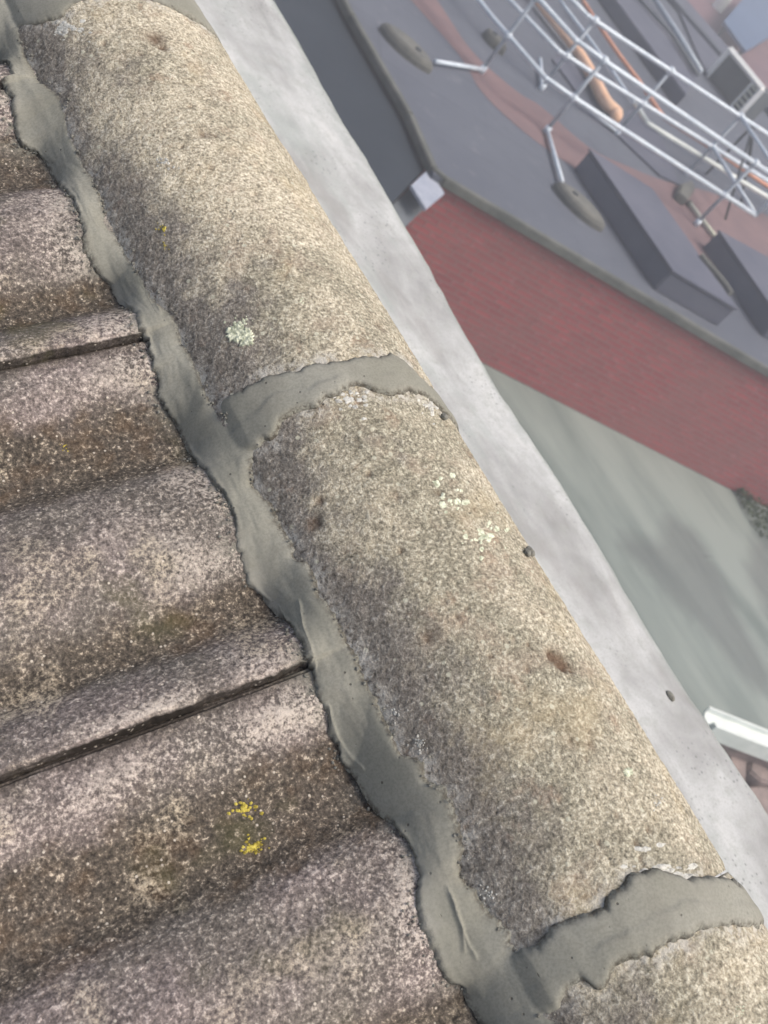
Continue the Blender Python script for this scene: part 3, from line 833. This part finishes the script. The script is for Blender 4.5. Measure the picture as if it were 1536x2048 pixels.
# ------------------------------------------------------------------ parapet with pale coping
par = thing('parapet_wall', 'long pale rendered parapet running beside the ridge', 'parapet', (0.8, 0.0, -5.4))
ZC = -0.30
FAR = [(560,0),(630,118),(700,240),(775,368),(850,498),(925,632),(1000,760),(1085,890),(1170,1028),(1250,1152),(1325,1275),(1400,1400),(1470,1505),(1536,1602)]
fy = []; fx = []
for p in FAR:
    q = at(p[0], p[1], ZC); fy.append(q.y); fx.append(q.x)
o_ = np.argsort(fy); fy = np.array(fy)[o_]; fx = np.array(fx)[o_]
V = []; F = []; ed = []
ny = 900; cross = [(0.0, -0.10, 0), (0.0, 0.0, 0), (0.02, 0.003, 0)] + [(0.02 + 0.88 * i / 20, 0.003, 0) for i in range(1, 20)]
for i in range(ny + 1):
    y = 9.0 - 11.0 * i / ny
    xf = float(np.interp(y, fy, fx)) + 0.006 * fbm(y * 5, 1, 1, 3)
    row = []
    xn = 0.58
    wd = xf - xn
    for j in range(26):
        t = j / 25
        x = xn + wd * t
        z = ZC + 0.006 * nz(x * 7, y * 4, 0) + 0.002 * nz(x * 30, y * 30, 2)
        ee = max(0.0, (t - 0.90) / 0.10)
        z -= 0.016 * ee * ee
        row.append((x, y, z)); ed.append(ee ** 0.7)
    row.append((xf + 0.004, y, ZC - 0.06)); ed.append(1)
    row.append((xf - 0.06, y, ZC - 0.065)); ed.append(1)
    row.append((xn, y, ZC - 0.065)); ed.append(0)
    V += row
K_ = 29
for i in range(ny):
    for j in range(K_ - 1):
        a = i * K_ + j
        F.append((a, a + K_, a + K_ + 1, a + 1))
    F.append((i * K_ + K_ - 1, (i + 1) * K_ + K_ - 1, (i + 1) * K_, i * K_))
under(mesh_obj('coping', V, F, M['coping'], smooth=True, attrs={'edge': ed}), par)
bm = bmesh.new(); prism(bm, [(0.61, -1.95), (0.80, -1.95), (0.80, 8.95), (0.61, 8.95)], -5.4, ZC - 0.066)
under(bm_obj('wall', bm, M['render']), par)
q = at(1338, 1394, ZC)
bm = bmesh.new(); bmesh.ops.create_icosphere(bm, subdivisions=2, radius=0.0065, matrix=Matrix.Translation(q + Vector((0, 0, 0.003))) @ Matrix.Diagonal((1, 1.5, .6, 1)))
for v in bm.verts: v.co += Vector((nz(v.co.x * 300, v.co.y * 300), nz(v.co.y * 300, 3), 0)) * 0.002
tag(bm_obj('mortar_lump', bm, M['crumb'], smooth=True), 'small dark lump lying on the pale coping', 'mortar lump')

# ------------------------------------------------------------------ flat roofed brick building
ZR = -3.7; ZY = -5.4
K0 = at(868, 348, ZR); K1 = at(1536, 742, ZR)
e1 = (K1 - K0); e1.z = 0; e1.normalize()
FR = K0 + e1 * 16
KL = at(815, 228, ZR); KL2 = at(700, 30, ZR)
LFAR = KL2 + (KL2 - K0).normalized() * 22
# (left edge bows outward very slightly, as in the photo)
roof_poly = [K0, FR, Vector((24, FR.y, ZR)), Vector((22.2, 8, ZR)), Vector((22.2, 31, ZR)), LFAR, KL2, KL]
bld = thing('brick_building', 'red brick building with a dark grey flat roof', 'building', (K0.x, K0.y, ZY))
def offs(poly, d):
    c = sum((Vector((p.x, p.y, 0)) for p in poly), Vector()) / len(poly)
    return [Vector((p.x, p.y, 0)) + (c - Vector((p.x, p.y, 0))).normalized() * d for p in poly]
poly = [K0, FR, Vector((22.2, FR.y + 0.6, 0)), Vector((22.2, 31, 0)), LFAR, KL2, KL]
wp = offs(poly, 0.06)
bm = bmesh.new(); prism(bm, wp, ZY, ZR - 0.06); under(bm_obj('brick_wall', bm, M['brick']), bld)
bm = bmesh.new(); prism(bm, [Vector((p.x, p.y, 0)) for p in poly], ZR - 0.06, ZR); under(bm_obj('flat_roof', bm, M['felt']), bld)
bm = bmesh.new()
pf = smooth_path([Vector((p.x, p.y, 0)) for p in (LFAR, KL2, KL)], 4)
path = [FR] + [K0 + e1 * 0.12] + [K0 + (KL - K0) * 0.08] + [KL, KL2, LFAR]
for a, b in zip(path, path[1:]):
    dd = (b - a); dd.z = 0; dd.normalize()
    nrm = Vector((dd.y, -dd.x, 0)) * -0.07 if False else Vector((-dd.y, dd.x, 0))
    c = Vector((15, 12, 0)) - Vector((a.x, a.y, 0))
    s_ = 1 if nrm.dot(c) > 0 else -1
    nrm = nrm * s_ * 0.035
    box_between(bm, a + nrm, b + nrm, 0.10, ZR - 0.075, ZR + 0.025, 0.012)
under(bm_obj('roof_kerb', bm, M['kerb']), bld)
# raised far kerb of the roof
bm = bmesh.new(); box_between(bm, at(1352, 2, ZR + .12) + Vector((0, 14, 0)), at(1545, 216, ZR + .12) - Vector((0, 4, 0)), 0.4, ZR, ZR + 0.12, 0.02)
under(bm_obj('far_kerb', bm, M['felt']), bld)
sl_ = [(770,-60),(822,0),(918,109),(961,180),(1026,245),(1103,305),(1146,334),(1290,440),(1420,535),(1600,660)]
sr_ = [(820,-60),(874,0),(945,103),(1037,185),(1081,212),(1179,295),(1250,330),(1330,362),(1430,388),(1600,460)]
L_ = smooth_path([at(p[0], p[1], ZR + .004) for p in sl_], 4); R_ = smooth_path([at(p[0], p[1], ZR + .004) for p in sr_], 4)
bm = bmesh.new(); va = [bm.verts.new(p) for p in L_]; vb = [bm.verts.new(p) for p in R_]
for i in range(len(va) - 1): bm.faces.new((va[i], vb[i], vb[i + 1], va[i + 1]))
under(bm_obj('paved_strip', bm, M['pinkstrip']), bld)['label'] = 'worn reddish strip across the flat roof'

# ------------------------------------------------------------------ ground, yard, lower roofs
def sheet(name, pts, z, mat, kind='structure', thick=0.0):
    bm = bmesh.new()
    if thick: prism(bm, [Vector((p[0], p[1], 0)) for p in pts], z - thick, z)
    else:
        bm.faces.new([bm.verts.new((p[0], p[1], z)) for p in pts]); bmesh.ops.triangulate(bm, faces=bm.faces)
    o = bm_obj(name, bm, mat)
    if kind: o['kind'] = kind
    return o
sheet('ground', [(-150, -150), (150, -150), (150, 150), (-150, 150)], ZY - 0.02, M['ground'])
sheet('yard', [(1.0, -8), (22, -8), (22, 6.5), (1.0, 6.5)], ZY - 0.008, M['yard'])
def puddle(name, pxs):
    pts = [at(a, b, ZY) for a, b in pxs]
    pts = smooth_path(pts + [pts[0]], 6)[:-1]
    n_ = len(pts); nrmls = []
    area = sum(pts[i].x * pts[(i + 1) % n_].y - pts[(i + 1) % n_].x * pts[i].y for i in range(n_))
    V = [(p.x, p.y, ZY - 0.004) for p in pts]; wet = [0.26] * n_
    for i, p in enumerate(pts):
        d = pts[(i + 1) % n_] - pts[i - 1]; nr = Vector((d.y, -d.x, 0)).normalized() * (1 if area > 0 else -1)
        q = p + nr * (0.28 + 0.2 * nz(i * .4, 3)); V.append((q.x, q.y, ZY - 0.004)); wet.append(0.0)
    F = [tuple(range(n_))] + [(i, (i + 1) % n_, n_ + (i + 1) % n_, n_ + i) for i in range(n_)]
    o = mesh_obj(name, V, F, M['puddle'], attrs={'wet': wet}); o['kind'] = 'structure'
    return o
puddle('wet_patch', [(1350, 1055), (1385, 1075), (1400, 1110), (1430, 1150), (1450, 1200), (1490, 1280), (1530, 1360), (1500, 1350), (1450, 1290), (1400, 1230), (1350, 1190), (1300, 1130), (1265, 1095), (1330, 1100)])
# puddle('wet_patch', [(1205, 1045), (1235, 1065), (1290, 1090), (1262, 1092), (1215, 1070)])
puddle('wet_patch', [(1520, 1100), (1560, 1090), (1560, 1240), (1535, 1200), (1515, 1150)])
sheet('red_paving', [(22.4, -4), (80, -4), (80, 80), (22.4, 80)], ZY + 0.2, M['redyard'])
dl = [at(700, 500, -3.80), at(782, 408, -3.80), at(858, 327, -3.80)]
lean = thing('lean_to_roof', 'dark slate grey roof between the pale parapet and the flat roofed building', 'roof', (5, 12, ZY))
dpoly = [(1.2, dl[0].y - 0.0), (dl[1].x, dl[1].y), (dl[2].x, dl[2].y), (9.6, dl[2].y + .5), (10.5, 45), (1.2, 45)]
bm = bmesh.new(); prism(bm, [Vector((a, b, 0)) for a, b in dpoly], -3.95, -3.80); under(bm_obj('roof_sheet', bm, M['dark']), lean)
bm = bmesh.new(); prism(bm, [Vector((1.3, dl[0].y + .5, 0)), Vector((7.9, dl[2].y + .6, 0)), Vector((7.9, 44, 0)), Vector((1.3, 44, 0))], ZY, -3.95); under(bm_obj('wall', bm, M['render']), lean)
def slab(name, pxs, z, th, mat, label, cat, bevel=0.008):
    bm = bmesh.new(); prism(bm, [at(a, b, z) for a, b in pxs], z - th, z, bevel)
    return tag(bm_obj(name, bm, mat), label, cat)
slab('metal_sheet', [(822, 370), (858, 336), (890, 386), (852, 418)], -3.76, 0.04, M['bright'], 'small bright lead sheet at the corner of the brick wall', 'metal sheet')
slab('lead_apron', [(770, 424), (822, 372), (850, 414), (797, 466)], -3.95, 0.06, M['mid'], 'dull grey lead apron beside the bright sheet', 'lead apron')

# white gutter over a brown stone wall, lower right
g = thing('gutter', 'white plastic gutter below the pale coping at the right edge', 'gutter', at(1480, 1460, -4.6))
a0 = at(1424, 1430, -4.6); a1 = at(1640, 1516, -4.6)
gd = (a1 - a0).normalized(); gn = Vector((-gd.y, gd.x, 0))
bm = bmesh.new()
prof_g = [(0.07, 0.0), (0.09, 0.0), (0.085, -0.06), (0.05, -0.10), (-0.05, -0.10), (-0.085, -0.06), (-0.09, 0.0), (-0.07, 0.0), (-0.068, -0.05), (-0.04, -0.08), (0.04, -0.08), (0.068, -0.05)]
ra = [bm.verts.new(a0 + gn * x + Vector((0, 0, z))) for x, z in prof_g]; rb = [bm.verts.new(a1 + gn * x + Vector((0, 0, z))) for x, z in prof_g]
for i in range(12): bm.faces.new((ra[i], ra[(i + 1) % 12], rb[(i + 1) % 12], rb[i]))
bm.faces.new(ra[::-1]); bm.faces.new(rb)
under(bm_obj('channel', bm, M['white']), g)
bm = bmesh.new(); prism(bm, [a0 + gn * -0.10 + Vector((0, 0, 0)), a0 + gn * -0.13, a1 + gn * -0.13, a1 + gn * -0.10], -4.76, -4.59); under(bm_obj('fascia_board', bm, M['white']), g)
wl = thing('stone_wall', 'low brown stone wall beneath the white gutter', 'wall', at(1500, 1530, ZY))
for (pxs, z) in (([(1455, 1478), (1500, 1500), (1492, 1570), (1462, 1540)], -4.9), ([(1503, 1498), (1560, 1520), (1560, 1570), (1524, 1562), (1500, 1540)], -4.88), ([(1497, 1572), (1530, 1572), (1560, 1580), (1560, 1680), (1520, 1640)], -4.93)):
    bm = bmesh.new(); prism(bm, [at(a, b, z) for a, b in pxs], z - 0.5, z, 0.02); under(bm_obj('stone', bm, M['brown']), wl)
bm = bmesh.new(); prism(bm, [a0 - gn * 0.09, a0 + gn * 0.09, a1 + gn * 0.09, a1 - gn * 0.09], ZY, -4.72, 0.01)
under(bm_obj('wall_body', bm, M['brown']), wl)
# moss and weeds at the foot of the brick wall
bm = bmesh.new(); rnd = random.Random(8)
for i in range(1500):
    px = rnd.uniform(1470, 1580); py = 985 + (px - 1480) * 0.55 + rnd.uniform(0, 70) * min(1, (px - 1465) / 50)
    p = at(px, py, ZY); p.z += rnd.uniform(0, 0.10)
    r = rnd.uniform(0.015, 0.05); d = Vector((rnd.gauss(0, 1), rnd.gauss(0, 1), rnd.uniform(0, 1.4))).normalized() * r; s_ = d.cross(Vector((rnd.random(), rnd.random(), rnd.random()))).normalized() * r * 0.4
    bm.faces.new([bm.verts.new(p), bm.verts.new(p + d * .5 + s_), bm.verts.new(p + d), bm.verts.new(p + d * .5 - s_)])
tag(bm_obj('weeds', bm, M['moss']), 'mossy weeds at the foot of the red brick wall', 'weeds', kind='stuff')

# ------------------------------------------------------------------ roof-top boxes
def duct(A, B, Cc, h, label, base=ZR):
    A = at(*A, base + h); B = at(*B, base + h); D = at(*Cc, base + h)
    u = (B - A); v = (D - B); E = A + v
    t = thing('roof_box', label, 'roof box', ((A.x + D.x) / 2, (A.y + D.y) / 2, base), 'long dark boxes on the flat roof')
    bm = bmesh.new(); prism(bm, [A, B, D, E], base, base + h - 0.02, 0.015); under(bm_obj('casing', bm, M['ducttop']), t)
    bm = bmesh.new(); c = (A + B + D + E) / 4
    prism(bm, [c + (q - c) * 1.015 for q in (A, B, D, E)], base + h - 0.02, base + h + 0.012, 0.008); under(bm_obj('lid', bm, M['ducttop']), t)
    return t
duct((1179, 300), (1345, 542), (1473, 618), 0.30, 'long dark grey box on the flat roof beside the dropped counterweight')
duct((1437, 462), (1560, 640), (1660, 690), 0.30, 'second dark box at the right edge of the photo')
bm = bmesh.new(); tube(bm, smooth_path([at(1402, 511, ZR + .33), at(1425, 538, ZR + .33), at(1448, 566, ZR + .33), at(1462, 587, ZR + .33)], 4), 0.04, 8)
tag(bm_obj('plastic_strip', bm, M['rubber']), 'pale grey strip lying on the long dark box', 'plastic strip')
pl = thing('cream_pole', 'cream plastic pole lying on the flat roof near the second dark box', 'pole', at(1405, 440, ZR))
bm = bmesh.new(); tube(bm, [at(1377, 404, ZR + .05), at(1434, 478, ZR + .05)], 0.032, 10); under(bm_obj('tube', bm, M['cream'], smooth=True), pl)
bm = bmesh.new(); tube(bm, [at(1377, 404, ZR + .05), at(1381, 409, ZR + .05)], 0.045, 10); under(bm_obj('end_cap', bm, M['rubber'], smooth=True), pl)
bm = bmesh.new(); prism(bm, [at(1358, 385, ZR + .12), at(1364, 366, ZR + .12), at(1385, 360, ZR + .12), at(1392, 378, ZR + .12), at(1376, 400, ZR + .12)], ZR, ZR + 0.12, 0.02)
tag(bm_obj('concrete_block', bm, M['rubber']), 'rough grey concrete block at the head of the cream pole', 'concrete block')

# ------------------------------------------------------------------ guardrails
Z1 = ZR + 1.1; Z2 = ZR + 0.55
def V3(p, z): return Vector((p[0], p[1], z))
def clamp(bm, p, r=0.045):
    bmesh.ops.create_icosphere(bm, subdivisions=2, radius=r, matrix=Matrix.Translation(p))
def guardrail(label, path, posts, legs, ends=False):
    t = thing('guardrail', label, 'guardrail', V3(path[1], ZR), 'galvanised guardrails on the flat roof')
    for nm, z in (('top_rail', Z1), ('mid_rail', Z2)):
        bm = bmesh.new(); tube(bm, [V3(p, z) for p in path], 0.032, 10)
        for p in path[1:-1]: clamp(bm, V3(p, z), 0.036)
        under(bm_obj(nm, bm, M['galv'], smooth=True), t)
    for p in posts:
        bm = bmesh.new(); tube(bm, [V3(p, ZR + 0.02), V3(p, Z1 + 0.03)], 0.026, 10)
        po = under(bm_obj('post', bm, M['galv_dull'], smooth=True), t)
        for z in (ZR + 0.05, Z2, Z1):
            bm = bmesh.new(); tube(bm, [V3(p, z - 0.05), V3(p, z + 0.05)], 0.042, 10)
            cp = bm_obj('clamp', bm, M['galv'], smooth=True); cp.parent = po
    for a, b in legs:
        bm = bmesh.new(); tube(bm, [V3(a, ZR + 0.05), V3(b, ZR + 0.06)], 0.028, 10)
        under(bm_obj('leg', bm, M['galv'], smooth=True), t)
    if ends:
        bm = bmesh.new(); tube(bm, [V3(path[-1], Z2), V3(path[-1], Z1)], 0.03, 10); under(bm_obj('end_stop', bm, M['galv'], smooth=True), t)
    return t
def counterweight(t, a, b, w=0.34):
    # flattened lens-shaped rubber block with a socket hole
    a = Vector((a[0], a[1], 0)); b = Vector((b[0], b[1], 0)); d = (b - a); L = d.length; d.normalize(); n_ = Vector((-d.y, d.x, 0)); c = (a + b) / 2
    bm = bmesh.new(); prev = None
    outline = []
    for i in range(32):
        an = 2 * math.pi * i / 32
        x = math.cos(an); y = math.sin(an)
        x = math.copysign(abs(x) ** 1.0, x); y = math.copysign(abs(y) ** 1.5, y)
        outline.append((x, y))
    rings = []
    for s_, z in ((1.0, 0.0), (1.0, 0.06), (0.93, 0.10), (0.80, 0.125)):
        rings.append([bm.verts.new(c + d * (L / 2 * x * s_) + n_ * (w / 2 * y * s_) + Vector((0, 0, ZR + z))) for x, y in outline])
    for r0, r1 in zip(rings, rings[1:]):
        for i in range(32): bm.faces.new((r0[i], r0[(i + 1) % 32], r1[(i + 1) % 32], r1[i]))
    bm.faces.new(rings[-1]); bm.faces.new(rings[0][::-1])
    o = under(bm_obj('counterweight', bm, M['rubber'], smooth=False), t)
    bm = bmesh.new(); q = c - d * L * 0.16
    tube(bm, [q + Vector((0, 0, ZR + 0.11)), q + Vector((0, 0, ZR + 0.135))], 0.04, 10)
    s = bm_obj('socket', bm, M['black']); s.parent = o; s.matrix_parent_inverse = Matrix.Identity(4)
near = [(10.35, 16.0), (10.60, 9.10), (10.78, 8.07), (11.24, 7.79), (14.20, 6.40)]
nposts = [(10.63, 8.80), (11.16, 7.84), (13.62, 6.67), (10.5, 11.6)]
gr = guardrail('nearer galvanised guardrail, two rails bending round parallel to the roof edge', near, nposts,
          [((10.63, 8.80), (9.55, 8.55)), ((11.16, 7.84), (10.50, 6.75)), ((10.5, 11.6), (9.4, 11.4))], True)
cwa = [at(765, 45, ZR + .08), at(867, 137, ZR + .08)]; cwb = [at(1112, 362, ZR + .08), at(1211, 454, ZR + .08)]
counterweight(gr, cwb[0], cwb[1], 0.36); counterweight(gr, cwa[1], cwa[0], 0.36)
far = [(11.45, 16.0), (11.55, 9.9), (11.85, 8.97), (12.3, 8.78), (14.75, 7.92), (20.5, 5.9)]
fposts = [(11.98, 8.92), (13.35, 8.42), (14.75, 7.92), (11.5, 11.8), (18.0, 6.78)]
gr2 = guardrail('farther galvanised guardrail behind the walkway, holding the orange pipes back', far, fposts,
          [((13.35, 8.42), (at(1152, 212, ZR).x, at(1152, 212, ZR).y)), ((11.98, 8.92), (12.6, 9.7)), ((11.5, 11.8), (12.3, 12.1))])
gr2['label'] = 'farther galvanised guardrail on the other side of the roof walkway'
c3 = at(985, 75, ZR + .08)
counterweight(gr2, at(972, 58, ZR + .08), at(1012, 102, ZR + .08), 0.25)
for (p0, p1) in (((14.2, 6.4), (14.75, 7.92)),):
    for z in (Z1, Z2):
        bm = bmesh.new(); tube(bm, [V3(p0, z), V3(p1, z)], 0.03, 10); under(bm_obj('cross_rail', bm, M['galv'], smooth=True), gr)

# ------------------------------------------------------------------ pipes and hoses on the walkway
def pipe(name, pxs, z, r, mat, label, cat, rr=None, n_=5):
    pts = smooth_path([at(a, b, z) for a, b in pxs], n_)
    rs = None
    if rr: rs = list(np.interp(np.linspace(0, 1, len(pts)), np.linspace(0, 1, len(rr)), rr))
    bm = bmesh.new(); tube(bm, pts, r, 12, rs)
    return tag(bm_obj(name, bm, mat, smooth=True), label, cat)
pipe('orange_hose', [(1060,-20),(1085,14),(1120,58),(1157,105),(1185,153),(1210,202),(1232,226),(1230,238)], ZR + 0.12, 0.09, M['hose'], 'thick peach orange hose ending behind the nearer guardrail', 'hose', [0.065, 0.068, 0.072, 0.08, 0.09, 0.095, 0.10, 0.07])
pipe('orange_pipe', [(1165,0),(1192,42),(1235,105),(1279,164),(1318,222),(1340,243),(1429,300),(1536,373),(1600,415)], ZR + 0.30, 0.035, M['rope'], 'thin orange pipe running along the walkway between the guardrails', 'pipe')
pipe('white_pipe', [(1119,0),(1188,91),(1258,192),(1268,205)], ZR + 0.45, 0.028, M['galv'], 'thin silver pipe ending near the bend of the rails', 'pipe')
pipe('white_pipe', [(1272,208),(1290,238),(1311,256),(1433,331),(1488,366),(1560,408)], ZR + 0.35, 0.036, M['white'], 'white pipe running parallel to the thin orange pipe', 'pipe')
st = thing('black_stand', 'thin black stand with splayed legs among the rails', 'stand', at(1480, 380, ZR))
apx = at(1507, 250, ZR + 1.1)
for q in ((1497, 352), (1412, 348), (1482, 408), (1450, 440)):
    bm = bmesh.new(); tube(bm, [apx, at(q[0], q[1], ZR)], 0.018, 8); under(bm_obj('leg', bm, M['black'], smooth=True), st)
bm = bmesh.new(); tube(bm, [at(1440, 300, ZR + .5), at(1500, 345, ZR + .4)], 0.018, 8); under(bm_obj('brace', bm, M['black'], smooth=True), st)
# dark flat items on the roof in the walkway
slab('rubber_mat', [(1105, 118), (1130, 105), (1180, 165), (1160, 192)], ZR + 0.03, 0.026, M['ducttop'], 'dark mat on the roof left of the peach hose end', 'mat')
slab('rubber_mat', [(1215, 250), (1275, 205), (1330, 290), (1360, 370), (1320, 350)], ZR + 0.03, 0.026, M['ducttop'], 'larger dark mat on the roof right of the peach hose end', 'mat')

# ------------------------------------------------------------------ air conditioning unit
b0 = at(1415, 152, ZR); b1 = at(1478, 232, ZR)
ax = (b1 - b0); wdt = ax.length; ax.normalize(); nb_ = Vector((-ax.y, ax.x, 0))
if nb_.dot(Vector(CP) - b0) > 0: nb_ = -nb_
dist = (b0 - Vector(CP)).length
H = 0.62
ac = thing('air_conditioner', 'grey louvred unit with a white frame beyond the guardrails', 'air conditioner', (b0 + b1) / 2)
bm = bmesh.new(); prism(bm, [b0, b1, b1 + nb_ * .45, b0 + nb_ * .45], ZR + 0.02, ZR + H - 0.03, 0.01); under(bm_obj('casing', bm, M['grille']), ac)
bm = bmesh.new(); f0 = -nb_ * 0.03
def bar(bm, p, q, w=0.065):
    tube(bm, [p, q], w, 4)
Hh = Vector((0, 0, H))
bar(bm, b0 + f0, b0 + f0 + Hh); bar(bm, b0 + f0 + Hh, b1 + f0 + Hh); bar(bm, b1 + f0 + Hh, b1 + f0)
bar(bm, b1 + f0 - ax * 0.28 + Vector((0, 0, .02)), b1 + f0 - ax * 0.28 + Hh * 0.9, 0.03)
bar(bm, b1 + f0, b1 + f0 - ax * 0.28, 0.03)
under(bm_obj('frame', bm, M['frame']), ac)
bm = bmesh.new()
for i in range(1, 12):
    z = Vector((0, 0, H * i / 12)); bar(bm, b0 + ax * .06 - nb_ * .02 + z, b1 - ax * 0.32 - nb_ * .02 + z, 0.014)
under(bm_obj('louvre', bm, M['mid']), ac)
bm = bmesh.new()
for i in range(1, 6):
    z = Vector((0, 0, H * i / 6)); bar(bm, b1 - ax * 0.26 - nb_ * .04 + z, b1 - ax * 0.04 - nb_ * .04 + z, 0.022)
under(bm_obj('vent_slots', bm, M['cream']), ac)

# ------------------------------------------------------------------ long run of dark boxing and conduits near the far kerb
bm = bmesh.new()
ra_ = [at(1232, 0, ZR + .25) + Vector((0, 0, 0)), at(1302, 0, ZR + .25), at(1400, 145, ZR + .25), at(1372, 190, ZR + .25)]
dv = (ra_[0] - ra_[3]); 
prism(bm, [ra_[0] + dv * 1.2, ra_[1] + dv * 1.2, ra_[2], ra_[3]], ZR, ZR + .25, 0.02)
tag(bm_obj('cable_tray', bm, M['ducttop']), 'long dark covered cable tray running towards the top edge', 'cable tray')
bm = bmesh.new(); tube(bm, [at(1290, -30, ZR + .35), at(1352, 62, ZR + .35), at(1401, 142, ZR + .35)], 0.055, 10)
tag(bm_obj('conduit', bm, M['galv_dull'], smooth=True), 'pale conduit on the dark cable tray, ending at the white framed unit', 'conduit')
bm = bmesh.new(); tube(bm, [at(1262, -20, ZR + .32), at(1345, 70, ZR + .32), at(1396, 150, ZR + .32)], 0.035, 10)
tag(bm_obj('conduit', bm, M['mid'], smooth=True), 'duller thin conduit left of the pale conduit', 'conduit')
slab('dark_box', [(1340, -20), (1365, -10), (1462, 100), (1415, 150)], ZR + .05, 0.046, M['ducttop'], 'low dark channel along the far kerb of the flat roof', 'channel')
# blue roof and small tank far behind
bl = thing('blue_canopy', 'blue grey flat canopy far away in the top right corner', 'canopy', at(1500, 40, -4.6))
bm = bmesh.new(); prism(bm, [at(1448, 42, -4.4), at(1496, -14, -4.4), at(1600, -10, -4.4), at(1600, 36, -4.4), at(1492, 102, -4.4)], -4.5, -4.4); under(bm_obj('canopy_sheet', bm, M['blue']), bl)
for q in ((1460, 44), (1492, 94), (1495, -4)):
    p = at(q[0], q[1], -4.5); bm = bmesh.new(); tube(bm, [Vector((p.x, p.y, ZY + .2)), p], 0.06, 8); under(bm_obj('post', bm, M['mid']), bl)
p = at(1433, 18, ZY + .2)
bm = bmesh.new(); tube(bm, [p, p + Vector((0, 0, 0.5))], 0.22, 14, [0.22, 0.2]); tube(bm, [p + Vector((0, 0, 0.5)), p + Vector((0, 0, 0.6))], 0.1, 14)
tag(bm_obj('white_canister', bm, M['white']), 'small white canister on the red paving by the blue canopy', 'canister')

# ------------------------------------------------------------------ haze
hm = bpy.data.materials.new('veil'); hm.use_nodes = True; ht = hm.node_tree; ht.nodes.clear()
ho = ht.nodes.new('ShaderNodeOutputMaterial'); hv = ht.nodes.new('ShaderNodeVolumePrincipled')
hv.inputs['Color'].default_value = (0.86, 0.90, 0.95, 1); hv.inputs['Density'].default_value = 0.012  # scattering volume added to imitate lens veiling of the distance
ht.links.new(hv.outputs[0], ho.inputs['Volume'])
bm = bmesh.new(); prism(bm, [(-155, -155), (155, -155), (155, 155), (-155, 155)], ZY - 1.0, 1.0)
tag(bm_obj('veil', bm, hm), 'thin pale haze added to mimic lens glare over the background', 'veil', kind='stuff')
